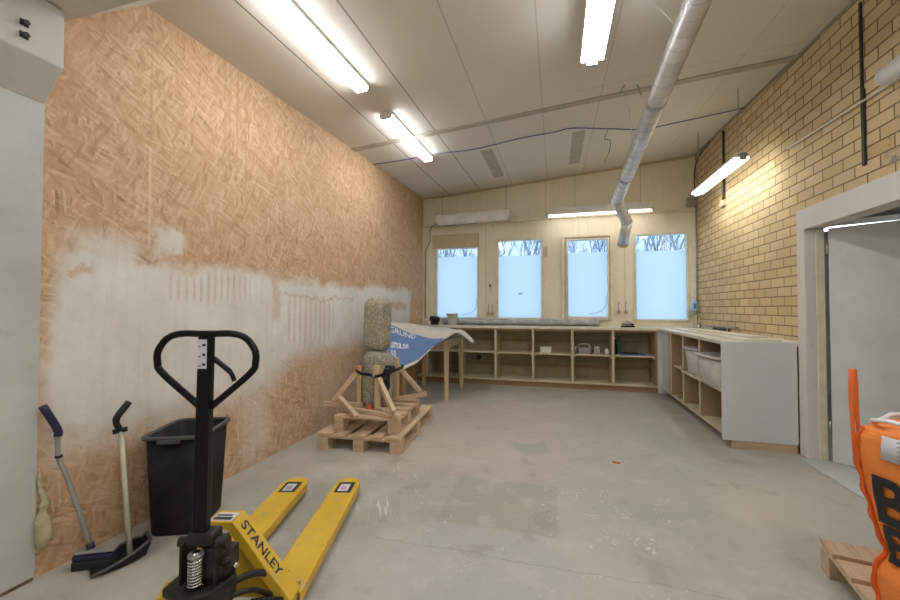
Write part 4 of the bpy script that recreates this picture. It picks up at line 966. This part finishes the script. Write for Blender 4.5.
# ------------------------------------------------------------------ pallet truck
JR = R(14.5)
jt = thing('pallet_truck', 'yellow hand pallet truck with black steering handle in the foreground', 'pallet truck', (-1.32, 1.38, 0), JR)
def J(mb, name, m, parent=jt, **k): return mb.build(name, m, parent, **k)
FL, FW, FXc = 1.11, 0.165, 0.185
for s in (-1, 1):
    mb = MB(); outl = [(-FW / 2, 0.0), (FW / 2, 0.0), (FW / 2, FL - .09), (FW * .42, FL - .04), (FW * .22, FL), (-FW * .22, FL), (-FW * .42, FL - .04), (-FW / 2, FL - .09)]
    mb.prism(outl, 0.078, 0.085, lambda a, b, h: (a + s * FXc, b, h))
    n = len(outl)
    for i in range(1, n):       # folded-down sides
        a, b = outl[i], outl[(i + 1) % n]
        if i == n - 1: a, b = outl[n - 1], outl[0]
        mb.bar((a[0] + s * FXc, a[1], 0.057), (b[0] + s * FXc, b[1], 0.057), 0.007, 0.05)
    fk = J(mb, 'fork', 'yellow', bevel=0.003)
    st = MB().box((s * FXc - .055, FL - .225, 0.0853), (s * FXc + .055, FL - .075, 0.0858)); o = J(st, 'fork_sticker', 'ink', fk)
    for k in range(2): pass
    MB().box((s * FXc - .036, FL - .205, 0.0859), (s * FXc + .030, FL - .105, 0.0863)).build('sticker_print', 'lab', fk)
    MB().box((s * FXc - .026, FL - .19, 0.0864), (s * FXc + .014, FL - .135, 0.0867)).build('sticker_mark', 'pink' if s > 0 else 'zinc', fk)
    rl = MB().cyl((s * FXc - .04, FL - .22, 0.040), (s * FXc + .04, FL - .22, 0.040), 0.039, seg=24); J(rl, 'load_roller', 'blackp')
    J(MB().box((s * FXc - .052, FL - .30, 0.03), (s * FXc - .043, FL - .19, 0.07)).box((s * FXc + .043, FL - .30, 0.03), (s * FXc + .052, FL - .19, 0.07)), 'roller_bracket', 'rust')
    J(MB().cyl((s * (FXc - .03), 0.12, 0.05), (s * (FXc - .03), FL - .30, 0.05), 0.012), 'push_rod', 'black')
# arched bulkhead at the heel: band of folded plate
ya_, yb_ = -0.078, 0.015
arch = [(-0.255, 0.05), (-0.262, 0.10), (-0.090, 0.42), (0.018, 0.42), (0.262, 0.10), (0.255, 0.05)]
def band(pts, th, y0, y1):
    mb = MB(); P = [Vector((x, 0, z)) for x, z in pts]; N = []
    for i in range(len(P)):
        a = P[max(i - 1, 0)]; b = P[min(i + 1, len(P) - 1)]; d = (b - a).normalized(); N.append(Vector((d.z, 0, -d.x)))
    inn = [p + n * th for p, n in zip(P, N)]
    vs = []; fs = []
    for p, q in zip(P, inn):
        vs += [(p.x, y0, p.z), (p.x, y1, p.z), (q.x, y1, q.z), (q.x, y0, q.z)]
    for i in range(len(P) - 1):
        for k in range(4): fs.append((4 * i + k, 4 * i + (k + 1) % 4, 4 * i + 4 + (k + 1) % 4, 4 * i + 4 + k))
    fs.append((0, 1, 2, 3)); fs.append(tuple(4 * (len(P) - 1) + k for k in (3, 2, 1, 0)))
    return mb.add(vs, fs)
bk = J(band(arch, 0.012, ya_, yb_), 'bulkhead', 'yellow', bevel=0.003)
J(band([(x * .97, z * .985) for x, z in arch], 0.035, ya_ + .002, ya_ + .010), 'bulkhead_lip', 'yellow', bk)
J(MB().prism([(-0.25, 0.06), (0.25, 0.06), (0.25, 0.11), (0.10, 0.27), (-0.15, 0.27), (-0.25, 0.11)], 0.0, 0.010, lambda a, b, h: (a, h, b)), 'inner_plate', 'yellow', bk)
J(MB().box((-.080, -.068, .4205), (.008, -.005, .4212)), 'top_sticker', 'lab', bk)
J(MB().box((-.076, -.062, .4213), (.0, -.04, .4217)).box((-.076, -.032, .4213), (-.01, -.020, .4217)), 'top_sticker_print', 'ink', bk)
# lettering on the right-hand slope
vs, fs = text_mb('STANLEY', 1.0, 0.018); xm = max(v.x for v in vs); ym = max(v.y for v in vs)
a3, b3 = Vector((0.018, 0, 0.42)), Vector((0.262, 0, 0.10)); dd = (b3 - a3).normalized(); nn = Vector((-dd.z, 0, dd.x))
LT = 0.27; o_ = []
for v in vs:
    p = a3 + dd * (0.03 + LT * v.x / xm) + nn * 0.0015
    o_.append((p.x, yb_ - 0.069 + 0.045 * v.y / ym, p.z))
J(MB().add(o_, fs), 'lettering', 'ink', bk)
for s in (-1, 1): J(MB().cyl((s * .235, .05, .086), (s * .235, .05, .105), 0.016), 'pivot_boss', 'yellow')
J(MB().bar((.16, .13, .087), (.24, .02, .087), .006, .004), 'scratch_plate', 'rust')
# steering head, pump, wheels
PY = -0.22
for s in (-1, 1): J(MB().cyl((s * .085 - .028, PY, .088), (s * .085 + .028, PY, .088), 0.088, seg=32), 'steer_wheel', 'red')
J(MB().cyl((-.14, PY, .088), (.14, PY, .088), 0.013), 'axle', 'steel')
J(MB().lathe((0, PY, .178), [(0.08, 0), (0.10, 0.03), (0.105, 0.085), (0.10, 0.10), (0.06, 0.12)], 32), 'turntable', 'grease', bevel=0)
J(MB().prism([(-.16, -.10), (.02, -.17), (.12, -.13), (.18, .0), (.10, .10), (-.14, .12)], .265, .298, lambda a, b, h: (a * .66 - .01, b * .66 + PY, h)), 'base_casting', 'grease', bevel=.008)
J(MB().lathe((0.03, PY + .02, .298), [(0.065, 0), (0.06, 0.04), (0.05, 0.08), (0.048, 0.12)], 24), 'pump_body', 'grease')
J(MB().box((-0.02, PY + .03, .298), (.08, PY + .09, .38)), 'valve_block', 'grease', bevel=.01)
J(MB().cyl((.07, PY + .0, .335), (.105, PY + .0, .35), .016).cyl((.075, PY - .03, .37), (.11, PY - .02, .38), .011), 'valve_fitting', 'grease')
J(MB().cyl((.105, PY, .34), (.118, PY, .34), .009), 'release_bolt', 'steel')
sx, sy = 0.002, PY - .058
J(MB().cyl((sx, sy, .298), (sx, sy, .425), 0.012), 'piston', 'steel')
pts = [(sx + .023 * math.cos(i * .42), sy + .023 * math.sin(i * .42), .306 + i * .00070) for i in range(int(2 * math.pi * 9.5 / .42))]
J(MB().tube(pts, 0.0036, 6), 'coil_spring', 'steel')
J(MB().cyl((sx, sy, pts[-1][2] + .005), (sx, sy, pts[-1][2] + .014), 0.026), 'spring_cap', 'zinc')
for cx_ in (-.066, .058): J(MB().box((cx_, PY - .05, .298), (cx_ + .008, PY + .04, .44)), 'side_cheek', 'grease', bevel=.003)
J(MB().cyl((-.09, PY - .01, .432), (.09, PY - .01, .432), 0.018), 'handle_pivot', 'grease')
J(MB().box((-.05, PY - .045, .43), (.05, PY + .03, .475)), 'handle_yoke', 'grease', bevel=.012)
hx, hy = 0.0, PY - .01
hz0, hz1 = .465, 1.175
hp = MB()
hp.add([(hx - .012 + a * (.027 if c == hz0 else .0235) + (0 if c == hz0 else .012), hy + b * .017, c) for c in (hz0, hz1 + .02) for a, b in ((-1, -1), (1, -1), (1, 1), (-1, 1))], [(0, 3, 2, 1), (4, 5, 6, 7), (0, 1, 5, 4), (1, 2, 6, 5), (2, 3, 7, 6), (3, 0, 4, 7)])
J(hp, 'handle_post', 'black', bevel=.005)
out = []
base = [(-.02, hz1 + .028), (-.10, hz1 + .028), (-.150, hz1 + .010), (-.183, hz1 - .035), (-.185, hz1 - .08), (-.165, hz1 - .12), (-.02, hz1 - .245)]
left = [Vector((hx + a, hy, b)) for a, b in base]; right = [Vector((hx - a, hy, b)) for a, b in base]
lp = catmull(left, 6); rp = catmull(right, 6)
J(MB().tube(lp[::-1] + rp, 0.0125, 14), 'handle_loop', 'black')
J(MB().tube(catmull([(hx + .03, hy, hz1 - .065), (hx + .07, hy - .01, hz1 - .09), (hx + .105, hy - .02, hz1 - .115), (hx + .118, hy - .02, hz1 - .145)], 4), [0.010] * 8 + [.008] * 5, 8), 'release_lever', 'black')
stk = J(MB().box((hx - .022, hy - .0185, hz1 - .10), (hx + .012, hy - .0172, hz1 + .008)), 'handle_sticker', 'lab')
for k in range(3):
    zc = hz1 - .012 - k * .036
    J(MB().box((hx - .004, hy - .0195, zc - .005), (hx + .008, hy - .0187, zc + .004)).box((hx - .019, hy - .0195, zc - .008), (hx - .009, hy - .0187, zc - .005)), 'sticker_mark', 'ink', stk)
# links back to the forks, hoses and yellow side brackets
J(MB().tube(catmull([(.08, PY + .04, .25), (.12, PY + .09, .245), (.15, PY + .15, .21), (.17, -.01, .13)], 5), 0.013, 10).tube(catmull([(.09, PY - .0, .225), (.14, PY + .07, .20), (.18, PY + .14, .13)], 5), 0.010, 10), 'link_arm', 'grease')
for k in range(4): J(MB().tube(catmull([(.13 + k * .02, PY + .08, .15), (.17 + k * .018, PY + .12, .13), (.16 + k * .02, PY + .19, .07)], 5), 0.007, 8), 'hose', 'blackp')
J(MB().bar((-.24, PY + .16, .16), (-.17, PY + .02, .20), .05, .02), 'side_bracket', 'yellow', bevel=.004)
J(MB().box((-.17, PY - .10, .12), (-.12, PY + .02, .155)), 'wheel_guard', 'yellow', bevel=.004)

# ------------------------------------------------------------------ right-hand pallet and orange bulk bag
pallet('pallet', 'wooden pallet at the right edge carrying the orange bulk bag', (1.557, 1.715, 0), R(-101), 1.2, 0.80, 7, 0.14, wood='pinex', woodx='pine')
bg = thing('bulk_bag', 'orange woven bulk bag with bold black lettering standing on the right hand pallet', 'bag', (1.565, 1.61, 0.1445), R(22))
prof = [(0.0, .405), (.05, .41), (.09, .418), (.16, .418), (.225, .395), (.25, .392), (.30, .408), (.38, .425), (.48, .44), (.58, .452), (.66, .455), (.695, .44), (.715, .40), (.73, .30), (.735, .15), (.74, .02)]
zz = [p[0] for p in prof]
def half(z):
    for i in range(len(prof) - 1):
        if z <= prof[i + 1][0]:
            f = (z - prof[i][0]) / (prof[i + 1][0] - prof[i][0]); return prof[i][1] * (1 - f) + prof[i + 1][1] * f
    return prof[-1][1]
E_ = 14
KX = 0.70
def bagpt(a, z, k=1.0):
    ca, sa = math.cos(a), math.sin(a); r = (abs(ca) ** E_ + abs(sa) ** E_) ** (-1 / E_); h = half(z) * k * .955
    p = Vector((h * ca * r, h * sa * r, z))
    wr = noise.noise(Vector((ca * 2.2, sa * 2.2, z * 9))) * 0.014 + noise.noise(Vector((ca * 6, sa * 6, z * 14 + 3))) * 0.006
    if z > 0.02: p.x *= 1 + wr; p.y *= 1 + wr
    p.x *= KX
    return p
N_ = 160; rows = []
lev = []
for i in range(len(prof) - 1):
    for k in range(6): lev.append(prof[i][0] + (prof[i + 1][0] - prof[i][0]) * k / 6)
lev.append(prof[-1][0])
for z in lev:
    r_ = [bagpt(2 * math.pi * j / N_, z) for j in range(N_)]; 
    if z > 0.70:
        r_ = [p + Vector((0, 0, 0.018 * math.sin(j * 0.9) * (half(z) / .45))) for j, p in enumerate(r_)]
    rows.append(r_ + [r_[0]])
mb = MB().grid(rows); mb.add(rows[0][:-1], [tuple(range(N_))[::-1]]); mb.add(rows[-1][:-1], [tuple(range(N_))])
mb.build('bag_body', 'orange', bg)
for q in (45, 135, 225, 315):
    pp = []; k = 0
    for i in range(40):
        z = 0.005 + 0.69 * i / 39; p = bagpt(R(q), z, 1.0); u = Vector((p.x, p.y, 0)).normalized()
        pp.append(p + u * (0.005 + 0.004 * math.sin(i * 1.3)))
    MB().tube(pp, 0.008, 8).build('corner_seam', 'orangep', bg)
# drawn-in white cord along the top edge
cord = [bagpt(2 * math.pi * j / 64, .705) + Vector((0, 0, .022 + .012 * math.sin(j * 1.3))) for j in range(64)]
MB().tube(cord, 0.008, 8, closed=True).build('white_cord', 'print', bg)
for q in (45, 135, 225, 315):   # lifting loops
    c = bagpt(R(q), .66); u = Vector((c.x, c.y, 0)).normalized(); s_ = Vector((-u.y, u.x, 0))
    top_ = Vector((c.x * 1.03, c.y * 1.03, .90)); 
    if q == 135: top_ = Vector((-0.265, 0.445, .895))
    path = catmull([c + u * .01 + Vector((0, 0, -.12)), c + u * .015, (c + top_) / 2 + u * .01 + s_ * .012, top_ + s_ * .012, top_ + Vector((0, 0, .012)), top_ - s_ * .012, (c + top_) / 2 - s_ * .002, c - s_ * .01], 5)
    wv = Vector((.7, -.7, 0)) if q in (135, 315) else Vector((.7, .7, 0))
    MB().grid([[p - wv * (.006 + .006 * min(1, max(0, (p.z - .7) * 6))) for p in path], [p + wv * (.006 + .006 * min(1, max(0, (p.z - .7) * 6))) for p in path]]).build('lifting_loop', 'oplastic', bg, solid=.005)
def bag_text(body, size, y_left, z0, bold, squash=1.0):
    vs, fs = text_mb(body, size, bold); o = []
    for v in vs:
        y = y_left - v.x * squash; z = z0 + v.y
        h = half(z) * .955; f = min(abs(y / h), .995); x = -h * (1 - f ** E_) ** (1 / E_)
        a = math.atan2(y, -h); p = bagpt(a, z)
        o.append((p.x - 0.009, p.y, z))
    MB().add(o, fs).build('lettering', 'ink', bg)
bag_text('BIG', 0.235, 0.372, 0.365, 0.010, 0.95)
bag_text('BAG', 0.185, 0.355, 0.222, 0.008, 0.95)
for nm, m, (ya2, yb2, za, zb), off in [('bag_label', 'lab', (.13, .325, .60, .685), .006)]:
    rws = []
    for z in (za, (za + zb) / 2, zb):
        rws.append([Vector((bagpt(math.atan2(y, -half(z) * .955), z).x - off - .004, y, z)) for y in (ya2, (ya2 + yb2) / 2, yb2)])
    lb = MB().grid(rws).build(nm, m, bg, solid=.002)
    mb = MB()
    for k in range(5):
        zc = za + .01 + k * .016
        mb.box((rws[1][1].x - .004, ya2 + .01, zc), (rws[1][1].x - .0025, yb2 - .05, zc + .006))
    mb.build('label_print', 'greyc', lb)

# small things on the floor
solo('paint_chip', MB().cbox((0.494, 3.511, .0035), (.05, .035, .006), R(-15)).cbox((0.475, 3.522, .0035), (.03, .02, .006), R(30)), 'tapeo', 'small orange scrap lying alone on the open floor', 'scrap', (0.494, 3.511, 0.0))
random.seed(3)

# ------------------------------------------------------------------ trees outside, seen through the clear strips
def tree(loc, h, seed, n=13):
    random.seed(seed); mb = MB()
    def br(p, d, L, r, dep):
        q = p + d * L; mb.tube([p, (p + q) / 2 + Vector((random.uniform(-.04, .04) * L, 0, 0)), q], [r, r * .8, r * .6], 5, caps=False)
        if dep == 0: return
        for k in range(3 if dep > 1 else 4):
            f = random.uniform(.45, 1.0)
            nd = (d + Vector((random.uniform(-.7, .7), random.uniform(-.7, .7), random.uniform(.1, .8)))).normalized()
            br(p + d * L * f, nd, L * random.uniform(.5, .7), r * .5, dep - 1)
    t = thing('bare_tree', 'bare snowy tree outside, glimpsed through the clear strips at the window tops', 'tree', loc, 0, 'bare trees outside the windows')
    mb.tube([(0, 0, 0), (0, 0, h * .4)], [.16, .13], 8)
    for k in range(n): br(Vector((0, 0, h * (.12 + .06 * k))), Vector((random.uniform(-.5, .5), random.uniform(-.5, .5), 1.0)).normalized(), h * .14, .036, 4)
    o = mb.build('branches', 'bark', t); o['label'] = 'snow dusted branches'
    return t
tr = [tree((-8.0, 13.5, -.5), 7.0, 1), tree((-5.2, 13.6, -.5), 7.5, 2)]
k = 0
for (y_, xs_) in ((13.6, (-2.4, .4, 3.2, 6.0)), (16.4, (-9.4, -6.6, -3.8, -1.0, 1.8, 4.6, 7.4)), (19.2, (-8.0, -5.2, -2.4, .4, 3.2, 6.0)), (22.0, (-9.2, -6.4, -3.6, -.8, 2.0, 4.8)), (24.8, (-10.2, -7.4, -4.6, -1.8, 1.0, 3.8, 6.6))):
    for x_ in xs_:
        dup(tr[k % 2], (x_, y_, -.5), R(90 * k)); k += 1

# bolts left in the face of the near beam
for z_ in (2.583, 2.527):
    solo('anchor_bolt', MB().cyl((-2.284, 1.135, z_ - .01), (-2.262, 1.135, z_ - .01), 0.012, seg=10).box((-2.284, 1.12, z_ - .022), (-2.281, 1.15, z_ + .006)), 'blackc', 'dark bolt in the near concrete beam, %s of the two' % ('upper' if z_ > 2.55 else 'lower'), 'bolt', (-2.284, 1.135, z_))
struct('wall_base_shade_left', MB().box((LX + .0045, FY, 0.0), (LX + 0.010, 1.275, 0.014)), 'rust')  # dark strip standing in for the recess shadow at the wall foot
